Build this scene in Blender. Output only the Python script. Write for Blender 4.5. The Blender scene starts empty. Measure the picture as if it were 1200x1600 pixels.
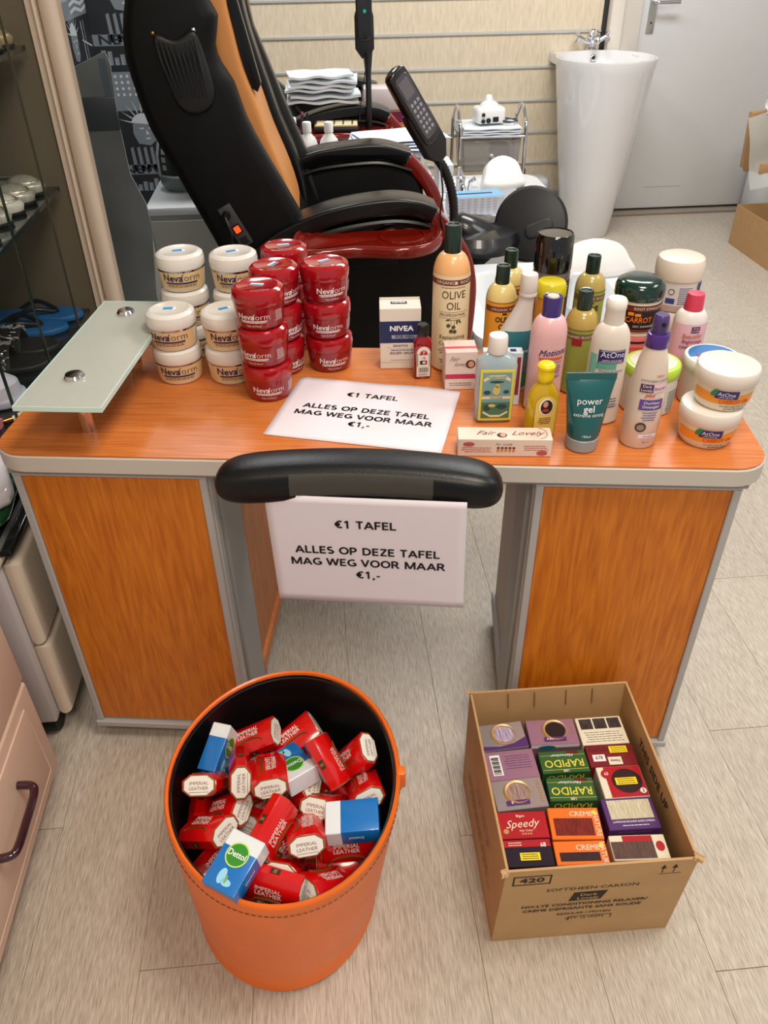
import bpy, bmesh, math, random
from mathutils import Vector, Matrix, Euler
from bisect import bisect_right
pi = math.pi
rad = math.radians
sc = bpy.context.scene
C = sc.collection

# ---------------------------------------------------------------- camera, world, lights, exposure
cam_d = bpy.data.cameras.new('camera'); cam = bpy.data.objects.new('camera', cam_d); C.objects.link(cam)
cam_d.sensor_width = 36; cam_d.lens = 36 * 1240 / 1600; cam_d.clip_start = .02
cam.matrix_world = Matrix.Translation((0, 0, 1.40)) @ Matrix.Rotation(rad(-4.5), 4, 'Z') @ Matrix.Rotation(rad(90 - 36.668), 4, 'X') @ Matrix.Rotation(-.0154589, 4, 'Z')
sc.camera = cam
w = bpy.data.worlds.new('world'); sc.world = w; w.use_nodes = True
w.node_tree.nodes['Background'].inputs[0].default_value = (.90, .93, 1, 1)
w.node_tree.nodes['Background'].inputs[1].default_value = .45
sc.view_settings.view_transform = 'Standard'; sc.view_settings.look = 'None'
sc.view_settings.gamma = 1; sc.view_settings.use_curve_mapping = False
sc.view_settings.exposure = -.05
def area(name, loc, size, power, col, rot=(0, 0, 0)):
    l = bpy.data.lights.new(name, 'AREA'); l.shape = 'RECTANGLE'; l.size, l.size_y = size; l.energy = power; l.color = col
    o = bpy.data.objects.new(name, l); C.objects.link(o); o.location = loc; o.rotation_euler = rot; return o
area('overhead_light', (1.2, 3.2, 2.68), (1.2, .6), 50, (.96, .98, .98))
area('overhead_light', (.55, .55, 2.68), (.6, .6), 33, (1, .92, .82))
area('overhead_light', (.1, -.8, 2.68), (.6, .6), 32, (1, .86, .70))
area('overhead_light', (-.45, 3.5, 2.68), (.6, .6), 26, (.95, .98, 1))  # fill light added to brighten the cabinet corner, not a real ceiling fixture
area('overhead_light', (2.2, 1.3, 2.68), (.6, 1.2), 20, (.98, .98, 1))

# ---------------------------------------------------------------- materials
def lin(c):
    return tuple(((v / 255) / 12.92 if v / 255 <= .04045 else ((v / 255 + .055) / 1.055) ** 2.4) for v in c) + (1,)
MC = {}
def mat(c, rough=.5, metal=0, coat=0, noise=0, nscale=30, alpha=1, trans=0, bump=0, emit=0, spec=.5, sss=0):
    key = (c, rough, metal, coat, noise, nscale, alpha, trans, bump, emit, spec, sss)
    if key in MC: return MC[key]
    m = bpy.data.materials.new('surface'); m.use_nodes = True; nt = m.node_tree; b = nt.nodes['Principled BSDF']; MC[key] = m
    col = lin(c)
    b.inputs['Base Color'].default_value = col; b.inputs['Roughness'].default_value = rough; b.inputs['Metallic'].default_value = metal
    b.inputs['Coat Weight'].default_value = coat; b.inputs['Coat Roughness'].default_value = .06
    b.inputs['Alpha'].default_value = alpha; b.inputs['Transmission Weight'].default_value = trans
    b.inputs['Specular IOR Level'].default_value = spec
    if emit: b.inputs['Emission Color'].default_value = col; b.inputs['Emission Strength'].default_value = emit
    if noise or bump:
        tc = nt.nodes.new('ShaderNodeTexCoord'); n = nt.nodes.new('ShaderNodeTexNoise'); n.inputs['Scale'].default_value = nscale; n.inputs['Detail'].default_value = 6
        nt.links.new(tc.outputs['Object'], n.inputs['Vector'])
        if noise:
            r = nt.nodes.new('ShaderNodeValToRGB'); r.color_ramp.elements[0].position = .3; r.color_ramp.elements[1].position = .7
            r.color_ramp.elements[0].color = tuple(v * (1 - noise) for v in col[:3]) + (1,); r.color_ramp.elements[1].color = tuple(min(1, v * (1 + noise)) for v in col[:3]) + (1,)
            nt.links.new(n.outputs['Fac'], r.inputs['Fac']); nt.links.new(r.outputs['Color'], b.inputs['Base Color'])
        if bump:
            bp = nt.nodes.new('ShaderNodeBump'); bp.inputs['Strength'].default_value = bump; bp.inputs['Distance'].default_value = .004
            nt.links.new(n.outputs['Fac'], bp.inputs['Height']); nt.links.new(bp.outputs['Normal'], b.inputs['Normal'])
    return m
def wood(c1, c2, stretch, rough=.4, scale=1, rand=0, rot=(0, 0, 0), coat=0, rings=.5, bump=0):
    key = ('w', c1, c2, stretch, rough, scale, rand, rot, coat, rings)
    if key in MC: return MC[key]
    m = bpy.data.materials.new('wood_grain'); m.use_nodes = True; nt = m.node_tree; b = nt.nodes['Principled BSDF']; MC[key] = m
    N = nt.nodes.new; L = nt.links.new
    tc = N('ShaderNodeTexCoord'); mp = N('ShaderNodeMapping'); mp.inputs['Scale'].default_value = stretch; mp.inputs['Rotation'].default_value = rot
    if rand:
        oi = N('ShaderNodeObjectInfo'); ad = N('ShaderNodeVectorMath'); ad.operation = 'MULTIPLY_ADD'
        ad.inputs[1].default_value = (1, 1, 1); L(tc.outputs['Object'], ad.inputs[0])
        ml = N('ShaderNodeMath'); ml.operation = 'MULTIPLY'; ml.inputs[1].default_value = 37; L(oi.outputs['Random'], ml.inputs[0]); L(ml.outputs[0], ad.inputs[2]); L(ad.outputs[0], mp.inputs['Vector'])
    else: L(tc.outputs['Object'], mp.inputs['Vector'])
    n1 = N('ShaderNodeTexNoise'); n1.inputs['Scale'].default_value = 3 * scale; n1.inputs['Detail'].default_value = 3; n1.inputs['Distortion'].default_value = .6; L(mp.outputs[0], n1.inputs['Vector'])
    n2 = N('ShaderNodeTexNoise'); n2.inputs['Scale'].default_value = 22 * scale; n2.inputs['Detail'].default_value = 6; L(mp.outputs[0], n2.inputs['Vector'])
    # contour lines of the broad noise make cathedral grain
    mm = N('ShaderNodeMath'); mm.operation = 'MULTIPLY'; mm.inputs[1].default_value = 60; L(n1.outputs['Fac'], mm.inputs[0])
    sn = N('ShaderNodeMath'); sn.operation = 'SINE'; L(mm.outputs[0], sn.inputs[0])
    a = N('ShaderNodeMath'); a.operation = 'MULTIPLY_ADD'; a.inputs[1].default_value = .18 * rings; L(sn.outputs[0], a.inputs[0]); L(n2.outputs['Fac'], a.inputs[2])
    r = N('ShaderNodeValToRGB'); r.color_ramp.elements[0].position = .25; r.color_ramp.elements[1].position = .72; r.color_ramp.elements[0].color = lin(c1); r.color_ramp.elements[1].color = lin(c2)
    L(a.outputs[0], r.inputs['Fac'])
    if rand:
        hs = N('ShaderNodeHueSaturation'); mr = N('ShaderNodeMapRange'); mr.inputs['To Min'].default_value = 1 - rand; mr.inputs['To Max'].default_value = 1 + rand
        L(oi.outputs['Random'], mr.inputs['Value']); L(mr.outputs[0], hs.inputs['Value']); L(r.outputs[0], hs.inputs['Color']); L(hs.outputs[0], b.inputs['Base Color'])
    else: L(r.outputs[0], b.inputs['Base Color'])
    b.inputs['Roughness'].default_value = rough; b.inputs['Coat Weight'].default_value = coat
    if bump:
        bp = N('ShaderNodeBump'); bp.inputs['Strength'].default_value = bump; bp.inputs['Distance'].default_value = .002; L(n2.outputs['Fac'], bp.inputs['Height']); L(bp.outputs[0], b.inputs['Normal'])
    return m
BLACK = mat((18, 18, 20), .35); INK = mat((14, 14, 18), .6); WHITE = mat((238, 236, 234), .35); CHROME = mat((215, 215, 220), .12, 1)
GREY = mat((178, 176, 172), .45, 0, 0, .03, 8); RUBBER = mat((14, 14, 15), .6)

# ---------------------------------------------------------------- mesh helpers
def fin(bm, smooth=35, name='m'):
    bmesh.ops.recalc_face_normals(bm, faces=bm.faces)
    me = bpy.data.meshes.new(name); bm.to_mesh(me); bm.free()
    if smooth:
        me.polygons.foreach_set('use_smooth', [True] * len(me.polygons)); me.set_sharp_from_angle(angle=rad(smooth))
    return me
def bx(bm, x0, x1, y0, y1, z0, z1, bev=0, seg=2, M=None):
    r = bmesh.ops.create_cube(bm, size=1); vs = r['verts']
    bmesh.ops.scale(bm, vec=(x1 - x0, y1 - y0, z1 - z0), verts=vs); bmesh.ops.translate(bm, vec=((x0 + x1) / 2, (y0 + y1) / 2, (z0 + z1) / 2), verts=vs)
    if bev:
        es = list({e for v in vs for e in v.link_edges}); rr = bmesh.ops.bevel(bm, geom=es, offset=bev, segments=seg, affect='EDGES', profile=.5)
        vs = list({v for f in rr['faces'] for v in f.verts} | {v for v in vs if v.is_valid})
    if M is not None: bmesh.ops.transform(bm, matrix=M, verts=vs)
def box(x0, x1, y0, y1, z0, z1, bev=0, seg=2):
    bm = bmesh.new(); bx(bm, x0, x1, y0, y1, z0, z1, bev, seg); return fin(bm)
def prism(poly, a0, a1, axis='y', bev=0, seg=3, smooth=35):
    """poly in the other two axes (x,z) / (x,y) / (y,z)"""
    bm = bmesh.new()
    def P(p, t): return (p[0], t, p[1]) if axis == 'y' else ((p[0], p[1], t) if axis == 'z' else (t, p[0], p[1]))
    A = [bm.verts.new(P(p, a0)) for p in poly]; B = [bm.verts.new(P(p, a1)) for p in poly]; n = len(poly)
    bm.faces.new(A); bm.faces.new(B[::-1])
    for i in range(n): bm.faces.new((A[i], B[i], B[(i + 1) % n], A[(i + 1) % n]))
    bmesh.ops.recalc_face_normals(bm, faces=bm.faces)
    if bev:
        cap = [e for e in bm.edges if (e.verts[0] in A) == (e.verts[1] in A)]
        bmesh.ops.bevel(bm, geom=cap, offset=bev, segments=seg, affect='EDGES', profile=.5, clamp_overlap=True)
    return fin(bm, smooth)
def smoothpoly(pts, n=6, closed=True):
    out = []; N = len(pts)
    rng = range(N) if closed else range(N - 1)
    for i in rng:
        g = (lambda k: pts[k % N]) if closed else (lambda k: pts[max(0, min(N - 1, k))])
        p0, p1, p2, p3 = g(i - 1), g(i), g(i + 1), g(i + 2)
        for j in range(n):
            t = j / n
            out.append(tuple(.5 * (2 * b + (c - a) * t + (2 * a - 5 * b + 4 * c - d) * t * t + (3 * b - a - 3 * c + d) * t ** 3) for a, b, c, d in zip(p0, p1, p2, p3)))
    if not closed: out.append(tuple(pts[-1]))
    return out
def tube(pts, r, seg=8, cap=True, rib=0, bm=None):
    own = bm is None
    if own: bm = bmesh.new()
    pts = [Vector(p) for p in pts]; rings = []; up = Vector((0, 0, 1)); prev = None
    for i, p in enumerate(pts):
        t = (pts[min(i + 1, len(pts) - 1)] - pts[max(i - 1, 0)]).normalized()
        if prev is None:
            a = t.cross(up)
            if a.length < .1: a = t.cross(Vector((1, 0, 0)))
        else: a = prev - t * prev.dot(t)
        a.normalize(); prev = a; b = t.cross(a)
        rr = (r[i] if isinstance(r, (list, tuple)) else r) * (1 + rib * (i % 2))
        rings.append([bm.verts.new(p + (a * math.cos(2 * pi * k / seg) + b * math.sin(2 * pi * k / seg)) * rr) for k in range(seg)])
    for A, B in zip(rings, rings[1:]):
        for k in range(seg): bm.faces.new((A[k], A[(k + 1) % seg], B[(k + 1) % seg], B[k]))
    if cap: bm.faces.new(rings[0][::-1]); bm.faces.new(rings[-1])
    if own: return fin(bm, 50)
class Loft:
    """sections (z, rx, ry, cx, cy, n); front is -y; theta=0 at the front"""
    def __init__(s, S): s.S = [tuple(q) + (0, 0, 2)[len(q) - 3:] if len(q) < 6 else q for q in S]; s.S = [q if len(q) == 6 else (q + (2,))[:6] for q in s.S]
    def at(s, z):
        S = s.S; zs = [q[0] for q in S]; i = max(0, min(len(S) - 2, bisect_right(zs, z) - 1)); a, b = S[i], S[i + 1]
        t = 0 if b[0] == a[0] else max(0, min(1, (z - a[0]) / (b[0] - a[0]))); return [p + (q - p) * t for p, q in zip(a, b)]
    def pt(s, th, q, e=0):
        z, rx, ry, cx, cy, n = q; c, d = math.sin(th), math.cos(th)
        f = (abs(c) ** n + abs(d) ** n) ** (-1 / n)
        return Vector((cx + (rx + e) * f * c, cy - (ry + e) * f * d, z))
    def mesh(s, seg=32):
        bm = bmesh.new(); R = [[bm.verts.new(s.pt(2 * pi * k / seg, q)) for k in range(seg)] for q in s.S]
        for A, B in zip(R, R[1:]):
            for k in range(seg): bm.faces.new((A[k], A[(k + 1) % seg], B[(k + 1) % seg], B[k]))
        bm.faces.new(R[0][::-1]); bm.faces.new(R[-1]); return fin(bm, 38)
    def patch(s, th0, th1, z0, z1, e=.0005, nu=18, nv=None):
        zs = sorted({z0, z1} | {q[0] for q in s.S if z0 < q[0] < z1}); bm = bmesh.new()
        R = [[bm.verts.new(s.pt(th0 + (th1 - th0) * k / nu, s.at(z)[0:0] + [z] + s.at(z)[1:], e)) for k in range(nu + 1)] for z in zs]
        for A, B in zip(R, R[1:]):
            for k in range(nu): bm.faces.new((A[k], A[k + 1], B[k + 1], B[k]))
        return fin(bm, 60)
    def wrap(s, x, z, e, th0=0):
        q = s.at(z); q[0] = z; return s.pt(th0 + x / max(.004, max(q[1], q[2]) if q[2] > q[1] * .75 else q[1]), q, e)
def lathe(prof, seg=32, sy=1): return Loft([(z, r, r * sy, 0, 0, 2) for r, z in prof]).mesh(seg)

# ---------------------------------------------------------------- object helpers
def part(name, me, m, parent=None, loc=(0, 0, 0), rot=(0, 0, 0), label=None):
    o = bpy.data.objects.new(name, me); C.objects.link(o); o.location = loc; o.rotation_euler = rot
    if m is not None and len(me.materials) == 0: me.materials.append(m)
    elif m is not None: o.material_slots[0].link = 'OBJECT'; o.material_slots[0].material = m
    if parent is not None: o.parent = parent
    if label: o['label'] = label
    return o
def tag(o, label, cat, group=None):
    o['label'] = label; o['category'] = cat
    if group: o['group'] = group
    return o
def thing(name, label, cat, loc=(0, 0, 0), rotz=0, group=None, rot=None):
    o = bpy.data.objects.new(name, None); C.objects.link(o); o.location = loc; o.rotation_euler = rot or (0, 0, rotz); o.empty_display_size = .02
    return tag(o, label, cat, group)
def struct(name, me, m, loc=(0, 0, 0), rot=(0, 0, 0)):
    o = part(name, me, m, None, loc, rot); o['kind'] = 'structure'; return o
def kids(o): return [c for c in bpy.data.objects if c.parent == o]
def dup(root, loc, rot=None, label=None, group=None):
    r = root.copy(); C.objects.link(r); r.location = loc
    if rot: r.rotation_euler = rot
    if label: r['label'] = label
    if group: r['group'] = group
    for ch in kids(root):
        c = ch.copy(); C.objects.link(c); c.parent = r
        for g in kids(ch): d = g.copy(); C.objects.link(d); d.parent = c
    return r
TC = {}
def txt(s, size, bold=0, align='CENTER', xs=1, shear=0):
    key = (s, size, bold, align, xs, shear)
    if key in TC: return TC[key]
    cu = bpy.data.curves.new('t', 'FONT'); cu.body = s; cu.size = size; cu.align_x = align; cu.align_y = 'CENTER'; cu.resolution_u = 2; cu.fill_mode = 'FRONT'; cu.shear = shear
    cu.offset = min(bold, 0) * size
    o = bpy.data.objects.new('t', cu); C.objects.link(o); dg = bpy.context.evaluated_depsgraph_get()
    me = bpy.data.meshes.new_from_object(o.evaluated_get(dg)); bpy.data.objects.remove(o); bpy.data.curves.remove(cu)
    if bold > 0:
        bm = bmesh.new(); bm.from_mesh(me); base = [(v.co.copy()) for v in bm.verts]; d = bold * size
        for i, (a, b) in enumerate(((-1, 0), (1, 0), (0, 1), (0, -1))):
            t2 = bmesh.new(); t2.from_mesh(me); bmesh.ops.translate(t2, vec=(a * d, b * d, (i + 1) * 6e-6), verts=t2.verts); m2 = bpy.data.meshes.new('x'); t2.to_mesh(m2); t2.free(); bm.from_mesh(m2); bpy.data.meshes.remove(m2)
        bm.to_mesh(me); bm.free()
    for v in me.vertices: v.co.x *= xs
    me.materials.clear(); TC[key] = me; return me
def flat(parent, s, size, loc, rot, m, bold=0, xs=1, align='CENTER', shear=0, name='lettering'):
    return part(name, txt(s, size, bold, align, xs, shear), m, parent, loc, rot)
def curved(parent, L, s, size, x, z, m, bold=0, xs=1, th0=0, e=.0011, shear=0, slant=0, vert=False, arc=0):
    me = txt(s, size, bold, 'CENTER', xs, shear).copy()
    for v in me.vertices:
        px, pz = v.co.x, v.co.y + slant * v.co.x + arc * v.co.x ** 2
        if vert: px, pz = -pz, px
        v.co = L.wrap(x + px, z + pz, e, th0)
    return part('lettering', me, m, parent)
def rects(parent, L, rs, m, name='print', e=.0009, th0=0):
    """small printed marks [(x0,x1,z0,z1)] wrapped on the surface"""
    bm = bmesh.new()
    for x0, x1, z0, z1 in rs:
        n = max(1, int(abs(x1 - x0) / .006)); A = []; B = []
        for k in range(n + 1):
            x = x0 + (x1 - x0) * k / n; A.append(bm.verts.new(L.wrap(x, z0, e, th0))); B.append(bm.verts.new(L.wrap(x, z1, e, th0)))
        for k in range(n): bm.faces.new((A[k], A[k + 1], B[k + 1], B[k]))
    return part(name, fin(bm, 60), m, parent)
def frects(parent, rs, m, M=None, name='print', polys=()):
    bm = bmesh.new()
    for x0, x1, y0, y1 in rs: bm.faces.new([bm.verts.new(p) for p in ((x0, y0, 0), (x1, y0, 0), (x1, y1, 0), (x0, y1, 0))])
    for P in polys: bm.faces.new([bm.verts.new((p[0], p[1], 0)) for p in P])
    if M is not None: bmesh.ops.transform(bm, matrix=M, verts=bm.verts)
    return part(name, fin(bm, 0), m, parent)
def lines(x0, x1, z1, n, dz, t, seed=1, gap=.25):
    rg = random.Random(seed); out = []
    for i in range(n):
        x = x0 + rg.random() * gap * (x1 - x0) * .5; e = x1 - rg.random() * gap * (x1 - x0) * .5
        while x < e: 
            q = min(e, x + (x1 - x0) * (.05 + .12 * rg.random())); out.append((x, q, z1 - i * dz - t, z1 - i * dz)); x = q + (x1 - x0) * .02
    return out
def ell(cx, cy, rx, ry, n=20, a0=0, a1=2 * pi): return [(cx + rx * math.cos(a0 + (a1 - a0) * k / n), cy + ry * math.sin(a0 + (a1 - a0) * k / n)) for k in range(n)]
RX = Matrix.Rotation(pi / 2, 4, 'X')      # turns the xy print plane to face -y
def face(x=0, y=0, z=0): return Matrix.Translation((x, y, z)) @ RX
def _arc(cx, cy, rx, ry, a0, a1, n=12): return [(cx + rx * math.cos(rad(a0 + (a1 - a0) * k / n)), cy + ry * math.sin(rad(a0 + (a1 - a0) * k / n))) for k in range(n + 1)]
GL = {'A': (.86, [[(.07, 0), (.43, .93)], [(.79, 0), (.43, .93)], [(.2, .30), (.66, .30)]]), 'B': (.72, [[(.1, 0), (.1, 1)], [(.1, .91)] + _arc(.36, .71, .2, .2, 90, -90) + [(.1, .51)], [(.1, .51)] + _arc(.38, .30, .23, .21, 90, -90) + [(.1, .09)]]),
      'C': (.72, [_arc(.5, .5, .4, .41, 60, 300)]), 'D': (.82, [[(.1, 0), (.1, 1)], [(.1, .91), (.3, .91)] + _arc(.32, .5, .38, .41, 90, -90) + [(.1, .09)]]), 'E': (.62, [[(.1, 0), (.1, 1)], [(.1, .91), (.57, .91)], [(.1, .52), (.53, .52)], [(.1, .09), (.57, .09)]]),
      'F': (.60, [[(.1, 0), (.1, 1)], [(.1, .91), (.57, .91)], [(.1, .49), (.53, .49)]]), 'G': (.80, [_arc(.48, .5, .38, .41, 55, 335), [(.5, .46), (.74, .46)], [(.74, .51), (.74, .12)]]), 'H': (.82, [[(.1, 0), (.1, 1)], [(.72, 0), (.72, 1)], [(.1, .53), (.72, .53)]]),
      'I': (.30, [[(.15, 0), (.15, 1)]]), 'K': (.74, [[(.1, 0), (.1, 1)], [(.14, .42), (.62, 1)], [(.30, .60), (.68, 0)]]), 'L': (.60, [[(.1, 0), (.1, 1)], [(.1, .09), (.57, .09)]]), 'M': (1.0, [[(.1, 0), (.1, 1)], [(.9, 0), (.9, 1)], [(.13, .97), (.5, .06)], [(.87, .97), (.5, .06)]]),
      'N': (.86, [[(.1, 0), (.1, 1)], [(.76, 0), (.76, 1)], [(.12, .95), (.74, .05)]]), 'O': (.90, [_arc(.45, .5, .36, .41, 0, 360, 22)]), 'P': (.70, [[(.1, 0), (.1, 1)], [(.1, .91), (.3, .91)] + _arc(.34, .67, .23, .24, 90, -90) + [(.1, .43)]]),
      'R': (.76, [[(.1, 0), (.1, 1)], [(.1, .91), (.3, .91)] + _arc(.34, .69, .23, .22, 90, -90) + [(.1, .47)], [(.38, .46), (.68, 0)]]), 'S': (.64, [_arc(.33, .71, .23, .20, 50, 250, 9) + _arc(.31, .29, .25, .20, 75, -140, 10)]), 'T': (.66, [[(.33, 0), (.33, 1)], [(.02, .91), (.64, .91)]]),
      'U': (.82, [[(.1, 1), (.1, .36)] + _arc(.41, .38, .31, .29, 180, 360) + [(.72, 1)]]), 'V': (.78, [[(.07, 1), (.39, .05)], [(.71, 1), (.39, .05)]]), 'W': (1.18, [[(.07, 1), (.32, .05)], [(.59, .97), (.32, .05)], [(.59, .97), (.86, .05)], [(1.11, 1), (.86, .05)]]),
      'X': (.76, [[(.08, 0), (.68, 1)], [(.08, 1), (.68, 0)]]), 'Y': (.74, [[(.37, 0), (.37, .45)], [(.07, 1), (.37, .42)], [(.67, 1), (.37, .42)]]), 'Z': (.68, [[(.06, .91), (.62, .91)], [(.06, .09), (.63, .09)], [(.10, .10), (.58, .90)]]),
      '1': (.66, [[(.38, 0), (.38, 1)], [(.38, .95), (.14, .74)]]), '\u20ac': (.70, [_arc(.50, .5, .33, .41, 60, 300), [(.02, .60), (.50, .60)], [(.02, .40), (.48, .40)]]), '-': (.40, [[(.05, .36), (.35, .36)]]), ',': (.30, [[(.18, .12), (.08, -.16)]]), ' ': (.34, [])}
def stroke_text(s, size, th=.17, xs=1, name='st'):
    """plain sans capitals drawn as strokes, centred; size is the cap height"""
    bm = bmesh.new(); x = 0; W = sum(GL[c][0] + .06 for c in s)
    def P(p): return bm.verts.new(((x + p[0] - W / 2) * size * xs, (p[1] - .5) * size, 0))
    for c in s:
        w, L = GL[c]; h = th / 2
        for pl in L:
            for i, ((ax, ay), (bx_, by)) in enumerate(zip(pl, pl[1:])):
                d = Vector((bx_ - ax, by - ay)).normalized(); n = Vector((-d.y, d.x)) * h
                if abs(d.x) > .98 or abs(d.y) > .98: n *= 1
                bm.faces.new([P((ax + n.x, ay + n.y)), P((bx_ + n.x, by + n.y)), P((bx_ - n.x, by - n.y)), P((ax - n.x, ay - n.y))])
                if 0 < i: bm.faces.new([P((ax + h * math.cos(k * pi / 4), ay + h * math.sin(k * pi / 4))) for k in range(8)])
        x += w + .06
    return fin(bm, 0, name)
# ================================================================ THE SETTING
PLANK = wood((154, 141, 124), (205, 195, 181), (16, 1.1, 1), .42, 1.6, .035, bump=.15, rings=.25)
struct('floor', box(-2.2, 3.2, -1.2, 4.8, -.05, -.004), mat((150, 138, 122), .8))
floor = bpy.data.objects['floor']
pm = box(-.0950, .0950, -.6095, .6095, -.0035, 0, .0004, 1)
for i in range(-12, 17):
    for j in range(-1, 5):
        y = .35 + j * 1.22 + (i * .47) % 1.22 - .6
        if y < -1.8 or y > 5.3: continue
        part('plank', pm, PLANK, floor, (.106 + i * .1905, y, 0))
WALLP = mat((206, 204, 200), .8, noise=.02, nscale=5)
struct('wall_back', box(-1.06, 3.2, 4.70, 4.80, 0, 2.72), WALLP); wb = bpy.data.objects['wall_back']
struct('wall_left', box(-1.16, -1.06, -1.2, 4.8, 0, 2.72), mat((190, 178, 160), .8))
struct('wall_right', box(3.2, 3.3, -1.2, 4.8, 0, 2.72), WALLP)
struct('ceiling', box(-1.2, 3.3, -1.2, 4.8, 2.72, 2.8), mat((225, 222, 216), .9))
SLAT = wood((212, 194, 166), (230, 214, 188), (4, 4, .8), .5, 1, .03, rings=.25)
RAIL = mat((214, 216, 214), .35, .5)
sl = box(-.26, 1.535, 4.672, 4.70, -.0725, .0725, .002, 1); rl = box(-.26, 1.535, 4.664, 4.70, -.0065, .0065, .002, 1)
for i in range(-5, 11):
    z = .931 + .1575 * i
    part('slat', sl, SLAT, wb, (0, 0, z - .0788)); part('groove_rail', rl, RAIL, wb, (0, 0, z))
slw = box(-1.06, -.262, 4.685, 4.70, 0, 2.72)
# wallpaper: a printed black and grey city collage
WD = mat((30, 32, 36), .6); WG1 = mat((120, 126, 132), .6); WG2 = mat((196, 200, 204), .6)
def collage(M, seed):
    """one roll tile .52 x .60, origin bottom left, printed flat; returns rect and polygon lists for two greys"""
    rg = random.Random(seed); a, b = [], []
    a.append(((0, .40), (.52, .40), (.52, .58), (0, .58)))
    for k in range(6):                                                # waving stripes
        y = .57 - k * .028; b.append([(.20, y), (.30, y + .012), (.42, y - .006), (.52, y + .008), (.52, y - .006), (.42, y - .020), (.30, y - .002), (.20, y - .014)])
    for r in range(4):
        for c in range(6): x, y = .02 + c * .03, .56 - r * .028; b.append([(x + .008 * math.cos(t * pi * .4 + pi / 2) * (1), y + .008 * math.sin(t * pi * .4 + pi / 2)) for t in range(5)])
    hx, hy = .18, .33                                                 # crowned statue head
    for k in range(9):
        t = pi * (.08 + .84 * k / 8); b.append([(hx + .062 * math.cos(t - .05), hy + .062 * math.sin(t - .05)), (hx + .13 * math.cos(t), hy + .13 * math.sin(t)), (hx + .062 * math.cos(t + .05), hy + .062 * math.sin(t + .05))])
    b.append(ell(hx, hy, .062, .058, 14, 0, pi)); a.append([(hx - .055, hy + .01), (hx + .06, hy + .01), (hx + .066, hy - .03), (hx + .052, hy - .045), (hx + .055, hy - .075), (hx + .02, hy - .10), (hx - .04, hy - .09), (hx - .06, hy - .04)])
    for ex in (-.012, .035): a.append([]) ; b.append([(hx + ex - .012, hy - .012), (hx + ex + .012, hy - .012), (hx + ex + .010, hy - .019), (hx + ex - .010, hy - .019)])
    b.append([(hx + .01, hy - .02), (hx + .024, hy - .045), (hx + .006, hy - .045)]); b.append([(hx, hy - .062), (hx + .028, hy - .060), (hx + .024, hy - .068), (hx + .003, hy - .069)])
    for k in range(6): x = hx - .09 + k * .034; a.append([(x, .22), (x + .016, .225), (x + .024, .10), (x + .004, .10)])
    a.append([(.005, .085), (.515, .085), (.515, .135), (.005, .135)])
    for k in range(17):                                               # skyline
        x = .005 + k * .03; h = .02 + .055 * rg.random(); a.append([(x, 0), (x + .022, 0), (x + .022, h), (x, h)])
        for q in range(int(h / .012)): b.append([(x + .005, .004 + q * .012), (x + .009, .004 + q * .012), (x + .009, .009 + q * .012), (x + .005, .009 + q * .012)])
    b += [[(.35, .14), (.36, .14), (.36, .38), (.35, .38)], [(.40, .14), (.405, .14), (.405, .38), (.40, .38)], [(.33, .30), (.50, .26), (.50, .268), (.33, .308)]]
    return [p for p in a if p], [p for p in b if p]
def paper(name, me, parent, origins, rotm):
    base = part(name, me, WD, parent)
    for i, (u, z) in enumerate(origins):
        a, b = collage(None, i)
        M = rotm(u, z)
        frects(base, [], WG1, M, 'grey_print', a); frects(base, [], WG2, M @ Matrix.Translation((0, 0, .0006)), 'pale_print', b)
        l = flat(base, 'NEW YORK', .058, (0, 0, 0), (0, 0, 0), WD, .02, 1.5); l.matrix_local = M @ Matrix.Translation((.26, .11, .0012))
paper('wallpaper', slw, wb, [(-1.055 + .53 * i, .22 + .61 * j) for i in range(2) for j in (0, 1, 2)], lambda u, z: Matrix.Translation((u, 4.6842, z)) @ RX)
paper('wallpaper', box(-1.06, -1.05, 2.3, 4.684, 0, 2.72), bpy.data.objects['wall_left'], [(4.67 - .53 * i, .05 + .61 * j) for i in range(1, 4) for j in (0, 1)], lambda u, z: Matrix.Translation((-1.0492, u, z)) @ Matrix.Rotation(pi / 2, 4, 'Z') @ RX)
# door
TR = mat((214, 206, 196), .45); DOORM = mat((212, 211, 210), .38, noise=.015, nscale=4)
bm = bmesh.new(); bx(bm, 1.62, 1.73, 4.64, 4.70, 0, 2.14, .006); bx(bm, 2.60, 2.71, 4.64, 4.70, 0, 2.14, .006); bx(bm, 1.62, 2.71, 4.64, 4.70, 2.06, 2.16, .006); struct('trim_1', fin(bm), TR)
bm = bmesh.new(); bx(bm, 1.555, 1.62, 4.60, 4.70, 0, 2.3, .004); struct('trim_3', fin(bm), mat((226, 216, 202), .5))
struct('trim_4', box(1.536, 1.554, 4.655, 4.70, 0, 2.3, .002), mat((40, 38, 38), .5))
struct('door_1', box(1.733, 2.597, 4.655, 4.695, .03, 2.055, .004), DOORM); dr = bpy.data.objects['door_1']
part('threshold', box(1.62, 2.71, 4.61, 4.70, 0, .018, .006), mat((150, 138, 124), .45), None); bpy.data.objects['threshold'].name = 'trim_5'; bpy.data.objects['trim_5']['kind'] = 'structure'
hp = part('handle_plate', box(1.765, 1.805, 4.648, 4.655, .915, 1.12, .003), mat((190, 190, 188), .3, .9), dr)
part('door_handle', tube(smoothpoly([(1.785, 4.65, 1.055), (1.785, 4.60, 1.055), (1.80, 4.592, 1.055), (1.90, 4.592, 1.056)], 5, False), .009, 10), CHROME, dr)
part('keyhole', prism([(1.785 + .005 * math.cos(t * .8), .962 + .005 * math.sin(t * .8)) for t in range(8)], 4.6465, 4.6485), BLACK, hp)
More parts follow.
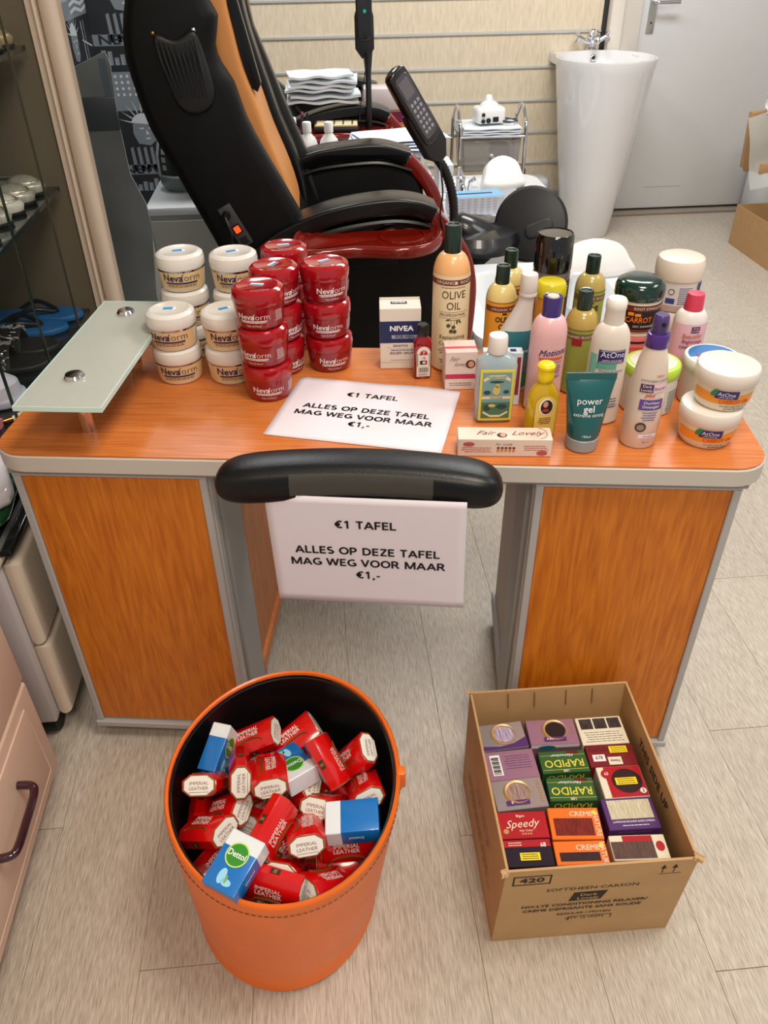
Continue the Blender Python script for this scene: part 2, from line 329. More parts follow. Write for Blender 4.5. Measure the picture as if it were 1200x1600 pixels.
part('scuff', box(1.90, 2.12, 4.6545, 4.6552, .145, .149), mat((170, 166, 160), .8), dr, rot=(0, 0, 0))
# pillar and moulding
PIL = mat((226, 206, 186), .45)
struct('trim_2', prism(smoothpoly([(-.576, 2.115), (-.566, 2.104), (-.55, 2.100), (-.536, 2.106), (-.532, 2.118), (-.533, 2.13), (-.576, 2.13)], 4), 0, 2.72, 'z'), PIL)
struct('trim_6', prism([(-.606, 2.115), (-.600, 2.100), (-.594, 2.108), (-.588, 2.108), (-.584, 2.096), (-.579, 2.10), (-.579, 2.20), (-.606, 2.20)], 0, 2.72, 'z'), mat((208, 190, 170), .5))

# ================================================================ DESK
D = .724
A = rad(-8.2); OX, OY = -.550, 1.125
def dk(u, v, z=0): return (OX + u * math.cos(A) - v * math.sin(A), OY + u * math.sin(A) + v * math.cos(A), z)
desk = thing('manicure_desk', 'orange wood-effect manicure desk with two grey framed cabinets and black wrist cushion', 'desk', dk(0, 0, 0), A)
TOPW = wood((184, 97, 38), (212, 128, 64), (.35, 9, 1), .3, 1.4, coat=.25, rings=.3)
CABW = wood((184, 96, 10), (214, 126, 28), (4.5, 1, .38), .42, 1.5, rings=.5)
EDGE = mat((196, 190, 180), .5); FR = mat((176, 174, 172), .45)
def rrect(x0, x1, y0, y1, r, n=6):
    o = []
    for cx, cy, a in ((x1 - r, y1 - r, 0), (x0 + r, y1 - r, pi / 2), (x0 + r, y0 + r, pi), (x1 - r, y0 + r, 1.5 * pi)):
        o += [(cx + r * math.cos(a + pi / 2 * k / n), cy + r * math.sin(a + pi / 2 * k / n)) for k in range(n + 1)]
    return o
part('desktop', prism(rrect(.002, 1.234, .002, .412, .055), D - .003, D, 'z'), TOPW, desk)
part('edge_band', prism(rrect(0, 1.236, 0, .414, .056), D - .034, D - .003, 'z', .002, 1), EDGE, desk)
part('support_frame', box(.02, 1.21, .012, .40, D - .045, D - .034, .002, 1), mat((150, 148, 146), .4, .3), desk)
for s, u0, u1 in ((1, .024, .348), (-1, .880, 1.202)):
    v0, v1, z0, z1 = .015, .405, .052, .679
    part('cabinet_body', box(u0 + .004, u1 - .004, v0 + .006, v1, z0, z1), mat((170, 166, 160), .5), desk)
    part('front_panel', box(u0 + .013, u1 - .013, v0 + .002, v0 + .008, z0 + .006, z1 - .004, .0015, 1), CABW, desk)
    bm = bmesh.new()
    for a in (u0, u1 - .013): bx(bm, a, a + .013, v0 - .002, v0 + .012, z0, z1, .0015, 1)
    bx(bm, u0, u1, v0 - .002, v0 + .012, z1 - .003, z1 + .001)
    part('front_frame', fin(bm), FR, desk)
    part('base_plate', box(u0 - .004, u1 + .004, v0 - .006, v1 + .004, z0 - .016, z0, .002, 1), FR, desk)
    ui, uo = (u1 - .004, u0 + .004) if s > 0 else (u0 + .004, u1 - .004)
    part('corner_post', box(min(ui, ui + s * .012), max(ui, ui + s * .012), .05, .160, z0, z1, .002, 1), mat((160, 160, 158), .45, .1), desk)
    part('corner_trim', box(min(ui, ui + s * .006), max(ui, ui + s * .006), v0 + .008, .048, z0, z1, .002, 1), mat((186, 184, 178), .45), desk)
    part('side_panel', box(min(ui, ui + s * .004), max(ui, ui + s * .004), .162, v1, z0, z1), (wood((176, 106, 58), (198, 128, 78), (1, 2.6, .45), .5, 1.5, rings=.4) if s > 0 else mat((172, 156, 146), .5)), desk)
    part('side_sill', box(min(ui, ui + s * .012), max(ui, ui + s * .012), .162, v1 + .01, z0, z0 + .035, .002, 1), (wood((196, 112, 50), (210, 130, 64), (1, 2.6, .45), .5, 1.5) if s > 0 else FR), desk)
    for cu in (u0 + .05, u1 - .04):
        for cv in (.05, .36):
            c = part('castor', prism([(cv + .024 * math.cos(t * pi / 8), .026 + .024 * math.sin(t * pi / 8)) for t in range(16)], cu - .022, cu + .022, 'x', .004, 2), RUBBER, desk)
            part('castor_fork', prism([(cv - .026, .026), (cv - .02, .044), (cv + .02, .044), (cv + .026, .026), (cv + .02, .03), (cv - .02, .03)], cu - .027, cu + .027, 'x', .002, 1), BLACK, c)
# cushion
LEATH = mat((7, 7, 8), .36, 0, 0, spec=.35, bump=.07, nscale=260)
bm = bmesh.new(); N = 44; R = []
for i in range(N + 1):
    t = math.sin(pi / 2 * (-1 + 2 * i / N)); u = .605 + .2125 * t; e = (1 - abs(t) ** 11) ** .45
    vc = -.058 - .018 * t * t; hw = .040 * e + .0005; hh = .033 * (1 - .12 * t * t) * e + .0005
    R.append([bm.verts.new((u, vc + hw * math.copysign(abs(math.cos(a)) ** .6, math.cos(a)), .735 + .004 * (1 - t * t) + hh * math.copysign(abs(math.sin(a)) ** .7, math.sin(a)))) for a in [2 * pi * k / 24 for k in range(24)]])
for P, Q in zip(R, R[1:]):
    for k in range(24): bm.faces.new((P[k], P[(k + 1) % 24], Q[(k + 1) % 24], Q[k]))
bm.faces.new(R[0]); bm.faces.new(R[-1][::-1])
part('wrist_cushion', fin(bm, 70), LEATH, desk)
part('cushion_bracket', box(.55, .66, -.07, .03, .684, .700, .003), BLACK, desk)
bm = bmesh.new(); R = []
for i in range(25):
    t = -.46 + .98 * i / 24 ; u = .605 + .2125 * t; vc = -.058 - .018 * t * t; R.append([bm.verts.new((u, vc + .0412 * math.copysign(abs(math.cos(a)) ** .6, math.cos(a)), .735 + .004 * (1 - t * t) + .0342 * (1 - .12 * t * t) * math.copysign(abs(math.sin(a)) ** .7, math.sin(a)) + .0006 * math.sin(i * 2.1))) for a in [rad(140 + 7 * k) for k in range(8)]])
for P, Q in zip(R, R[1:]):
    for k in range(7): bm.faces.new((P[k], P[k + 1], Q[k + 1], Q[k]))
part('sticky_tape', fin(bm, 70), mat((92, 88, 80), .12, 0, .6, alpha=.45), desk)
# glass shelf on posts
gs = part('glass_shelf', box(.080, .215, -.012, .40, .812, .820, .0015, 1), mat((190, 193, 184), .22, 0, .3, alpha=.86), desk, label='raised frosted glass shelf at the left end')
part('shelf_edge', (lambda bm: (bx(bm, .080, .215, -.0135, -.012, .812, .820), bx(bm, .215, .2165, -.0135, .40, .812, .820), bx(bm, .0785, .080, -.0135, .40, .812, .820), bx(bm, .0785, .2165, .40, .4015, .812, .820), fin(bm))[-1])(bmesh.new()), mat((200, 228, 220), .1, 0, .5), gs)
for v in (.083, .343):
    part('shelf_post', prism(ell(.140, v, .0125, .0125, 20), D, .812, 'z'), mat((205, 190, 175), .12, 1), desk, label='polished metal post')
    part('post_cap', lathe([(.016, .820), (.0165, .823), (.014, .827), (.0, .828)][:3] + [(.004, .8285)], 20), CHROME, desk, (.140, v, 0))

# ================================================================ PAPERS
PAP = mat((226, 218, 226), .75)
def notice(o, zt):
    for s, y in (('\u20ac1 TAFEL', .055), ('ALLES OP DEZE TAFEL', .0035), ('MAG WEG VOOR MAAR', -.0205), ('\u20ac1,-', -.0445)): part('lettering', stroke_text(s, .0148, .19, 1.15), INK, o, (0, y, zt))
def sheet(name, curl, label):
    bm = bmesh.new(); nx, ny = 24, 16; V = [[bm.verts.new((-.1485 + .297 * i / nx, -.105 + .21 * j / ny, curl(i / nx, j / ny))) for i in range(nx + 1)] for j in range(ny + 1)]
    for j in range(ny):
        for i in range(nx): bm.faces.new((V[j][i], V[j][i + 1], V[j + 1][i + 1], V[j + 1][i]))
    me = fin(bm, 80); o = part(name, me, PAP); m = o.modifiers.new('thick', 'SOLIDIFY'); m.thickness = .0003; m.offset = -1
    notice(o, curl(.5, .5) + .0006); return tag(o, label, 'paper', 'printed euro notices')
p1 = sheet('paper_notice', lambda s, t: .0012 + .003 * max(0, 1 - ((s - .75) / .2) ** 2) * t ** 6, 'white paper notice lying flat on the desktop in front of the red jars')
p1.location = (.065, 1.193, D); p1.rotation_euler = (0, 0, rad(-17.7))
p2 = sheet('paper_notice', lambda s, t: 0, 'white paper notice taped to the black cushion, hanging in front of the desk')
p2.location = (.047, .9335, .626); p2.rotation_euler = (rad(91.2), rad(-1.0), rad(-11.3))
# ================================================================ MASSAGE CHAIRS AND BACKGROUND
MAH = mat((116, 20, 8), .14, 0, .3); BL2 = mat((5, 5, 6), .5, spec=.25); TAN = mat((206, 138, 74), .42, bump=.2, nscale=25); BLSH = mat((7, 8, 10), .28, spec=.4)
def ribbon(top, th):
    n = len(top); off = []
    for i in range(n):
        a, b = Vector(top[max(0, i - 1)]), Vector(top[min(n - 1, i + 1)]); t = (b - a).normalized(); off.append((top[i][0] + t.y * th, top[i][1] - t.x * th))
    return list(top) + off[::-1]
def massage_chair(y, label, full=True):
    t = thing('massage_chair', label, 'chair', (0, y, 0), 0, 'massage chairs')
    rear = [(-.33, 1.52), (-.364, 1.337), (-.385, 1.269), (-.404, 1.197), (-.401, 1.121), (-.378, 1.012), (-.34, .925), (-.294, .817), (-.245, .701), (-.21, .60), (-.2, .45)]
    front = [(0, .45), (0, .60), (-.005, .72), (-.044, .815), (-.112, .947), (-.149, 1.027), (-.17, 1.102), (-.194, 1.142), (-.203, 1.18), (-.190, 1.235), (-.206, 1.266), (-.216, 1.335), (-.20, 1.52)]
    part('back_shell', prism([(a + .01, b) for a, b in rear] + [(a - .02, b) for a, b in front], .02, .56, 'y', .03), BL2, t)
    part('side_wing', prism(smoothpoly(rear + front, 2), -.03, .06, 'y', .028), BL2, t)
    part('side_wing', prism(rear[:-1] + [(.02, .60), (.03, .68), (-.015, .84), (-.07, .98), (-.11, 1.09), (-.14, 1.17), (-.155, 1.26), (-.15, 1.52)], .50, .60, 'y', .028), BLSH, t)
    tan = part('back_cushion', prism(smoothpoly([(-.05, .62), (-.04, .745), (-.062, .85), (-.100, .955), (-.124, 1.04), (-.15, 1.12), (-.165, 1.20), (-.175, 1.29), (-.17, 1.52), (-.24, 1.52), (-.26, 1.2), (-.16, .8)], 3), .07, .37, 'y', .02), TAN, t, label='tan leather cushion')
    part('back_cushion', prism(smoothpoly([(-.03, .62), (-.02, .745), (-.04, .85), (-.08, .955), (-.106, 1.04), (-.13, 1.12), (-.15, 1.20), (-.158, 1.29), (-.155, 1.52), (-.24, 1.52), (-.26, 1.2), (-.16, .8)], 3), .375, .50, 'y', .02), BLSH, t)
    part('air_flap', prism([(-.160, 1.50), (-.150, 1.26), (-.126, 1.15), (-.112, 1.085), (-.122, 1.066), (-.150, 1.085), (-.188, 1.17), (-.215, 1.26), (-.215, 1.50)], .095, .135, 'y', .006), BLSH, t)
    # seat, sides, arms
    part('seat', prism(smoothpoly([(-.05, .50), (-.05, .66), (.12, .685), (.32, .665), (.38, .60), (.36, .50)], 4), .07, .50, 'y', .03), BL2, t)
    topn = smoothpoly([(-.205, .69), (-.149, .739), (-.071, .784), (.046, .823), (.178, .840), (.26, .833), (.312, .814)], 5, False)
    topf = smoothpoly([(-.10, .79), (-.043, .822), (.028, .843), (.147, .854), (.226, .852), (.308, .829)], 5, False)
    for k, (yy, tp) in enumerate(((-.05, topn), (.50, topf))):
        x0, z0 = tp[-1]
        part('arm_pad', prism(ribbon(tp, .042), yy, yy + .10, 'y', .018), BLSH, t)
        red = smoothpoly([(x0 - .005, z0 - .004), (x0 + .045, z0 - .055), (x0 + .085, z0 - .11), (x0 + .105, z0 - .17), (x0 + .112, z0 - .25), (x0 + .10, z0 - .42), (x0 + .07, .25)], 4, False)
        part('arm_front', prism(ribbon(red, .042), yy + .002, yy + .098, 'y', .012), MAH, t, label='dark red lacquered front')
        part('arm_side', prism([(-.15, .25)] + [(-.17, .68)] + [(a, b - .05) for a, b in tp[2::3]] + [(x0 + .02, z0 - .08), (x0 + .06, z0 - .18), (x0 + .065, .30), (x0 + .03, .25)], yy + .012, yy + .088, 'y', .012), BL2, t)
        part('arm_piping', tube([(a, yy + .004, b - .055) for a, b in tp], .007, 6), BLSH, t)
    bm = bmesh.new(); bx(bm, -.16, .34, -.02, .55, .06, .50, .02); part('chair_base', fin(bm), BL2, t)
    # side tray with cup holder
    tray = smoothpoly([(-.062, -.155), (-.058, -.06), (-.02, -.01), (.12, .015), (.26, .03), (.315, -.02), (.312, -.12), (.27, -.185), (.20, -.205), (.10, -.185), (.01, -.20), (-.045, -.19)], 5)
    tb_ = bmesh.new(); nt_ = len(tray); TP = [Vector((a, b - .01)) for a, b in tray]
    def inset(d): return [TP[k] + Vector((-(TP[(k + 1) % nt_] - TP[k - 1]).y, (TP[(k + 1) % nt_] - TP[k - 1]).x)).normalized() * -d for k in range(nt_)]
    sg = 1 if sum((TP[k - 1].x * TP[k].y - TP[k].x * TP[k - 1].y) for k in range(nt_)) < 0 else -1
    loops = [[tb_.verts.new((p.x, p.y, z)) for p in inset(d * sg)] for d, z in ((.022, .742), (.006, .744), (0, .752), (0, .766), (.004, .773), (.010, .774), (.013, .771), (.015, .768), (.026, .768), (.029, .765), (.034, .7625))]
    for P, Q in zip(loops, loops[1:]):
        for k in range(nt_): tb_.faces.new((P[k], P[(k + 1) % nt_], Q[(k + 1) % nt_], Q[k]))
    tb_.faces.new(loops[0]); tb_.faces.new(loops[-1]); tr = part('side_tray', fin(tb_, 60), MAH, t, label='dark red lacquered tray')
    part('cup_ring', tube([(.215 + .057 * math.cos(k * pi / 16), -.09 + .057 * math.sin(k * pi / 16), .763) for k in range(33)], .004, 6, False), MAH, tr)
    part('tray_arm', box(.05, .2, -.12, .0, .70, .747, .005), BL2, t)
    if full:
        pk = smoothpoly([(-.330, 1.205), (-.285, 1.195), (-.240, 1.212), (-.222, 1.15), (-.212, 1.095), (-.225, 1.06), (-.262, 1.045), (-.298, 1.062), (-.318, 1.13)], 4)
        pc = part('side_pocket', prism(pk, -.044, -.025, 'y', .008), mat((12, 12, 13), .5), t, label='gathered black storage pocket')
        for k in range(9):
            a = k / 8; x0, x1 = -.326 + .084 * a, -.300 + .072 * a
            part('gather_fold', tube([(x0, -.045, 1.198 - .01 * math.sin(a * pi)), (x0 + .006, -.049, 1.16), (x1, -.047, 1.08)], [.0028, .004, .001], 6), mat((20, 20, 22), .4), pc)
        for x, z, m in ((-.333, 1.207, mat((120, 96, 50), .3, 1)), (-.243, 1.212, CHROME)): part('rivet', lathe([(.005, 0), (.005, .002), (.002, .004)], 12), m, pc, (x, -.030, z), (pi / 2, 0, 0))
        so = part('power_panel', box(-.018, .018, -.008, 0, -.055, .055, .003), mat((58, 58, 60), .4), t, (-.202, -.031, .787), (0, rad(-27), 0), label='grey switch panel with a lit red rocker')
        part('switch_surround', box(-.011, .011, -.010, -.006, -.020, .004, .001, 1), BLACK, so)
        part('rocker_switch', box(-.007, .007, -.014, -.007, -.016, 0, .001, 1), mat((255, 60, 20), .3, emit=2.5), so)
        part('power_plug', lathe([(.010, 0), (.011, .012), (.006, .022)], 14), BLACK, so, (-.004, -.006, .035), (pi / 2, 0, 0))
        part('power_socket', box(-.010, .010, -.0095, -.006, -.050, -.030, .001, 1), BLACK, so)
        part('power_cord', tube(smoothpoly([(-.006, -.03, .035), (-.012, -.04, .0), (-.03, -.02, -.04), (-.025, 0, -.1), (-.01, .01, -.15)], 5, False), .004, 6), BLACK, so)
    if not full:
        for c in kids(t):
            if c.name.split('.')[0] in ('back_shell', 'side_wing', 'back_cushion', 'air_flap'):
                for v in c.data.vertices: v.co.z = min(v.co.z, .80 + (v.co.z - .80) * .55); v.co.x -= max(0, v.co.z - .66) * .50
    return t
massage_chair(2.10, 'black massage chair with tan leather back and red side tray just behind the desk')
massage_chair(3.38, 'black massage chair farther back, mostly hidden behind the first', False)

def handset(name, label, screen, M, n, goose=None, loc=(0, 0, 0)):
    """remote control lying in the local xz plane, front toward -y"""
    t = thing(name, label, 'remote control', loc, 0, 'chair remote controls'); t.rotation_euler = M
    part('casing', prism(smoothpoly([(-.022, 0), (-.028, .05), (-.028, .15), (-.02, .18), (.02, .18), (.028, .15), (.028, .05), (.022, 0)], 3), -.012, .012, 'y', .005), mat((14, 14, 15), .2, 0, .5), t)
    if screen:
        part('keypad', prism(rrect(-.021, .021, .012, .168, .012, 4), -.0145, -.011, 'y', .001, 1), mat((70, 68, 78), .25, 0, .4), t)
        part('display', box(-.017, .017, -.0155, -.0135, .115, .160, .002, 1), mat((96, 92, 100), .15, 0, .6), t)
        bt = box(-.0042, .0042, -.0165, -.0140, -.0042, .0042, .0015, 1)
        for r in range(6):
            for c in range(3): part('button', bt, mat((150, 150, 160), .35), t, (-.011 + .011 * c, 0, .03 + .014 * r))
    else: part('power_light', prism(ell(.002, .085, .006, .006, 14), -.0135, -.0115), mat((10, 150, 120), .3, emit=.4), t)
    part('holder', prism([(-.034, -.03), (-.034, .07), (-.030, .085), (.030, .085), (.034, .07), (.034, -.03), (.012, -.06), (-.012, -.06)], -.006, .020, 'y', .005), BLACK, t)
    return t
r1 = handset('chair_remote', 'black handset with keypad tilted on a gooseneck beside the nearer chair', True, (rad(-8), rad(-34), rad(38)), 0, loc=(.285, 2.02, .985))
part('gooseneck', tube(smoothpoly([(.300, 2.045, .940), (.325, 2.05, .905), (.345, 2.05, .85), (.352, 2.05, .79), (.350, 2.045, .75)], 14, False), .0105, 12, rib=.16), BLACK).name = 'lamp_tmp'
gn = bpy.data.objects['lamp_tmp']; gn.name = 'flexible_gooseneck'; gn.parent = r1; bpy.context.view_layer.update(); gn.matrix_parent_inverse = r1.matrix_world.inverted()
part('cable', tube(smoothpoly([(.31, 2.04, .93), (.318, 2.03, .86), (.315, 2.04, .80), (.33, 2.06, .74)], 6, False), .0022, 6), BLACK).name = 'thin_cable'
gc = bpy.data.objects['thin_cable']; gc.parent = r1; gc.matrix_parent_inverse = r1.matrix_world.inverted()
r2 = handset('chair_remote', 'upright black handset with a green light on a straight stalk, farther back', False, (rad(-6), 0, rad(0)), 0, loc=(.216, 3.30, 1.06))
for nm, me in (('stalk', tube([(.226, 3.30, 1.02), (.226, 3.30, .95), (.228, 3.31, .60)], [.018, .011, .011], 12)), ('stalk_cable', tube(smoothpoly([(.215, 3.29, .96), (.200, 3.29, .88), (.19, 3.29, .80), (.20, 3.3, .74)], 5, False), .002, 6))):
    o = part(nm, me, BLACK); o.parent = r2; bpy.context.view_layer.update(); o.matrix_parent_inverse = r2.matrix_world.inverted()

# foot baths with footrests
TUB = mat((232, 234, 236), .18, 0, .4)
def foot_bath(y, label, faucet):
    t = thing('foot_bath', label, 'foot bath', (0, y, 0), 0, 'pedicure foot baths')
    out = rrect(.45, 1.08, -.02, .66, .10, 6); inn = rrect(.52, .98, .06, .58, .09, 6)
    bm = bmesh.new(); n = len(out)
    L = [[bm.verts.new((.765 + (p[0] - .765) * s, .32 + (p[1] - .32) * s, z)) for p in P] for P, s, z in ((out, .88, 0), (out, .97, .30), (out, 1, .385), (out, .985, .40), (inn, 1.02, .40), (inn, .98, .385), (inn, .9, .25), (inn, .78, .16))]
    for P, Q in zip(L, L[1:]):
        for k in range(n): bm.faces.new((P[k], P[(k + 1) % n], Q[(k + 1) % n], Q[k]))
    bm.faces.new(L[0]); bm.faces.new(L[-1]); part('basin', fin(bm, 40), TUB, t)
    fr = prism(smoothpoly([(-.09, 0), (-.09, .06), (-.065, .115), (0, .14), (.065, .115), (.09, .06), (.09, 0)], 4), -.04, .04, 'y', .018)
    part('footrest', fr, mat((236, 232, 228), .35), t, (.885, .45, .388) if faucet else (.95, .50, .385), (rad(-30), 0, rad(8)))
    if not faucet: bpy.data.objects['footrest'].scale = (1.45, 1.3, .95)
    part('footrest_post', box(.86, .95, .44, .54, .30, .43, .01), TUB, t)
    if faucet:
        f = part('tap', lathe([(.028, 0), (.028, .01), (.020, .015), (.019, .06), (.022, .08), (.010, .09)], 20), CHROME, t, (.655, .30, .40))
        part('spout', tube(smoothpoly([(0, 0, .05), (0, -.03, .065), (0, -.07, .06), (0, -.085, .04)], 4, False), .010, 10), CHROME, f)
        part('tap_lever', tube([(0, 0, .085), (-.01, -.01, .125)], [.014, .008], 10), CHROME, f)
        part('shower_head', tube([(.04, .01, .0), (.045, .0, .06), (.07, -.01, .075)], [.008, .010, .014], 10), CHROME, f)
        part('tap_ledge', box(.56, .76, .24, .42, .395, .412, .006), TUB, t)
    return t
foot_bath(2.14, 'white foot bath on the floor right behind the desk bottles', False)
foot_bath(3.38, 'white foot bath with chrome tap farther back beside the wall trolley', True)

# stool seen from behind
st = thing('pedicure_stool', 'low black stool with round backrest standing between the two foot baths', 'stool', (.60, 2.99, -.0))
part('seat', Loft([(.40, .14, .14), (.41, .165, .165), (.45, .175, .175), (.475, .16, .16), (.488, .10, .10), (.49, .02, .02)]).mesh(36), mat((16, 17, 20), .3, 0, .3), st)
part('seat_horn', Loft([(.0, .12, .09), (.05, .095, .08), (.12, .062, .055), (.165, .036, .034), (.178, .01, .01)]).mesh(24), mat((16, 17, 20), .3, 0, .3), st, (.02, -.04, .40), (rad(8), rad(-42), 0))
bk = part('backrest', Loft([(-.028, .05, .05), (-.022, .115, .115), (-.01, .132, .132), (.01, .135, .135), (.022, .125, .125), (.03, .08, .08)]).mesh(40), mat((20, 20, 22), .42), st, (.195, -.05, .490), (rad(68), 0, rad(-22)))
part('bracket', prism(rrect(-.052, .052, -.024, .024, .022, 4), .026, .05, 'z', .006), mat((28, 28, 30), .5), bk, (.035, -.015, 0), (0, 0, rad(25)))
part('backrest_arm', tube(smoothpoly([(.235, -.075, .505), (.25, -.05, .42), (.18, 0, .395), (.05, 0, .39)], 5, False), .014, 10), BLACK, st)
part('gas_column', prism(ell(0, 0, .025, .025, 16), .10, .41, 'z'), CHROME, st)
for k in range(5):
    a = k * 2 * pi / 5; part('leg', tube([(0, 0, .10), (.1 * math.cos(a), .1 * math.sin(a), .07), (.15 * math.cos(a), .15 * math.sin(a), .055)], [.02, .014, .012], 8), BLACK, st)
    part('castor', prism([(.022 * math.cos(q * pi / 6), .022 * math.sin(q * pi / 6) + .023) for q in range(12)], -.012, .012, 'y', .003, 1), RUBBER, st, (.15 * math.cos(a), .15 * math.sin(a), 0), (0, 0, a))

# pedestal sink
sk = thing('pedestal_sink', 'tall white cone-shaped pedestal sink with chrome tap beside the door', 'sink', (1.475, 4.355, 0))
POR = mat((224, 222, 222), .12, 0, .5)
S = [(0, .125, .125), (.01, .13, .13), (.3, .170, .168), (.6, .212, .21), (.80, .240, .236), (.842, .247, .243), (.852, .246, .242), (.854, .238, .234)]
S2 = [(.850, .232, .226), (.80, .215, .208), (.74, .15, .145), (.725, .05, .05)]
bm = bmesh.new(); LL = Loft(S); R = [[bm.verts.new(LL.pt(2 * pi * k / 48, q + (0, 0, 2) if len(q) < 6 else q)) for k in range(48)] for q in S] + [[bm.verts.new(LL.pt(2 * pi * k / 48, q + (0, 0, 2))) for k in range(48)] for q in S2]
for P, Q in zip(R, R[1:]):
    for k in range(48): bm.faces.new((P[k], P[(k + 1) % 48], Q[(k + 1) % 48], Q[k]))
bm.faces.new(R[0][::-1]); bm.faces.new(R[-1]); part('basin_column', fin(bm, 50), POR, sk)
part('tap_deck', prism([(-.20, .10), (-.20, .315), (.20, .315), (.20, .10), (.13, .22), (0, .25), (-.13, .22)], .795, .846, 'z', .008), POR, sk)
ov = part('overflow_ring', lathe([(.016, 0), (.016, .004), (.010, .006)], 20), CHROME, sk, (.0, .206, .822), (rad(80), 0, 0)); part('overflow_hole', lathe([(.009, .002), (.009, .0068)], 16), BLACK, ov)
tp = part('mixer_tap', lathe([(.026, 0), (.026, .01), (.018, .02), (.018, .05), (.024, .065), (.016, .09), (.008, .10)], 20), CHROME, sk, (0, .262, .846))
part('spout', tube(smoothpoly([(0, 0, .05), (0, -.04, .085), (0, -.08, .075), (0, -.10, .045)], 5, False), [.013] * 15 + [.011], 10), CHROME, tp)
for s in (-1, 1):
    v = part('valve', tube([(0, 0, .035), (s * .045, -.005, .05), (s * .07, -.005, .065)], [.014, .012, .010], 10), CHROME, tp)
    for k in range(4):
        a = k * pi / 2 + .4; part('cross_handle', tube([(s * .072, -.006, .066), (s * .076 + .004 * s, -.006 + .028 * math.cos(a), .066 + .028 * math.sin(a))], [.006, .008], 8), CHROME, tp)

# trolley at the slatted wall
tl = thing('wire_trolley', 'chrome trolley with clear plastic drawers against the slatted wall', 'trolley', (.905, 4.36, -.035))
for s in (-1, 1):
    part('side_frame', tube(smoothpoly([(s * .165, -.14, .035), (s * .165, -.14, .56), (s * .165, -.10, .64), (s * .165, -.02, .69), (s * .165, .06, .64), (s * .165, .10, .56), (s * .165, .12, .035)], 6, False), .009, 10), CHROME, tl)
for z in (.565, .34, .12): part('cross_bar', tube([(-.165, -.14, z), (.165, -.14, z)], .006, 8), CHROME, tl)
PL = mat((150, 146, 142), .2, 0, .3, alpha=.62)
for z in (.40, .17):
    d = part('drawer', prism([(-.150, z + .15), (.150, z + .15), (.138, z), (-.138, z)], -.13, .10, 'y', .01), PL, tl); part('knob', lathe([(.008, 0), (.012, .010), (.004, .014)], 14), CHROME, d, (0, -.13, z + .075), (pi / 2, 0, 0))
    part('drawer_content', box(.02, .11, -.08, .04, z + .05, z + .11, .01), mat((150, 120, 140), .6), d)
part('top_shelf', box(-.155, .155, -.13, .10, .556, .565, .002), PL, tl)
def wavy(w, d, n, amp, th, seed=0):
    bm = bmesh.new(); rg = random.Random(seed); ph = [rg.random() * 6 for _ in range(4)]
    V = [[bm.verts.new((-w / 2 + w * i / 16, -d / 2 + d * j / 8, amp * (math.sin(i * .8 + ph[0] + j * .3) + math.sin(j * 1.1 + ph[1])) * (1 if j < 2 else .4))) for i in range(17)] for j in range(9)]
    for j in range(8):
        for i in range(16): bm.faces.new((V[j][i], V[j][i + 1], V[j + 1][i + 1], V[j + 1][i]))
    r = bmesh.ops.extrude_face_region(bm, geom=bm.faces[:]); bmesh.ops.translate(bm, vec=(0, 0, th), verts=[g for g in r['geom'] if isinstance(g, bmesh.types.BMVert)])
    return fin(bm, 50)
TOW = mat((226, 232, 236), .85)
for k in range(4):
    tag(part('towel', wavy(.29, .25, 0, .0015, .005, k), TOW, None, (.895 + .003 * k, 4.34, .5335 + .0105 * k)), ('top' if k == 3 else ['lowest', 'second lowest', 'third'][k]) + ' white towel of the pile on the chrome trolley under the white machine', 'towel', 'towels on the trolley')
nm = thing('nail_drill_machine', 'small white electric machine with black sockets on the trolley towels', 'machine', (.90, 4.33, .578), rad(6))
part('casing', prism(rrect(-.075, .075, -.055, .055, .02, 4), 0, .075, 'z', .018), mat((232, 230, 228), .3), nm); part('top_dome', Loft([(.07, .05, .045), (.085, .045, .04), (.095, .03, .03), (.10, .01, .01)]).mesh(24), mat((236, 234, 232), .3), nm)
part('rear_knob', Loft([(.08, .02, .02), (.105, .022, .022), (.118, .015, .015), (.122, .005, .005)]).mesh(18), mat((236, 234, 232), .3), nm, (.005, .03, 0))
for x, z, r in ((-.045, .045, .009), (-.045, .016, .010), (-.018, .018, .012)): part('dial', lathe([(r, 0), (r, .006), (r * .5, .008)], 14), BLACK, nm, (x, -.055, z), (pi / 2, 0, 0))
part('power_inlet', box(.005, .035, -.058, -.054, .010, .034, .002, 1), BLACK, nm)
tag(part('coiled_cable', tube([(1.00 + (.045 + .008 * math.sin(k * .31)) * math.cos(k * .35), 4.31 + .035 * math.sin(k * .35), .583 + .002 * (k // 18) + .006 * math.sin(k * .5) ** 2) for k in range(60)] , .003, 6), mat((70, 74, 78), .5)), 'grey cable coiled on the towels right of the white machine', 'cable')
# things on the far foot bath
tb = thing('glove_box', 'blue and white glove box with dark slot on the edge of the far foot bath', 'box', (.700, 3.21, .402 ), rad(4))
tb.location = (.675, 3.43, .401)
part('carton', box(-.115, .115, -.05, .05, 0, .075, .002, 1), mat((214, 216, 228), .6), tb); part('top_print', box(-.114, .114, -.049, .049, .0745, .0758), mat((120, 176, 226), .5), tb); part('slot', prism(rrect(-.075, .075, -.008, .008, .007, 3), .0755, .0765, 'z'), BLACK, tb)
frects(tb, [(-.10 + .028 * i, -.085 + .028 * i, .008 + .011 * j, .012 + .011 * j) for i in range(7) for j in range(6)], mat((184, 188, 204), .7), face(0, -.0507))
tag(part('white_carton', box(.56, .625, 3.70, 3.86, .413, .53, .002, 1), mat((226, 226, 230), .6)), 'plain white carton left of the chrome tap on the far foot bath', 'box')
jn = thing('canister', 'white plastic canister with black screw cap against the slatted wall by the sink', 'canister', (1.19, 4.53, 0), 0)
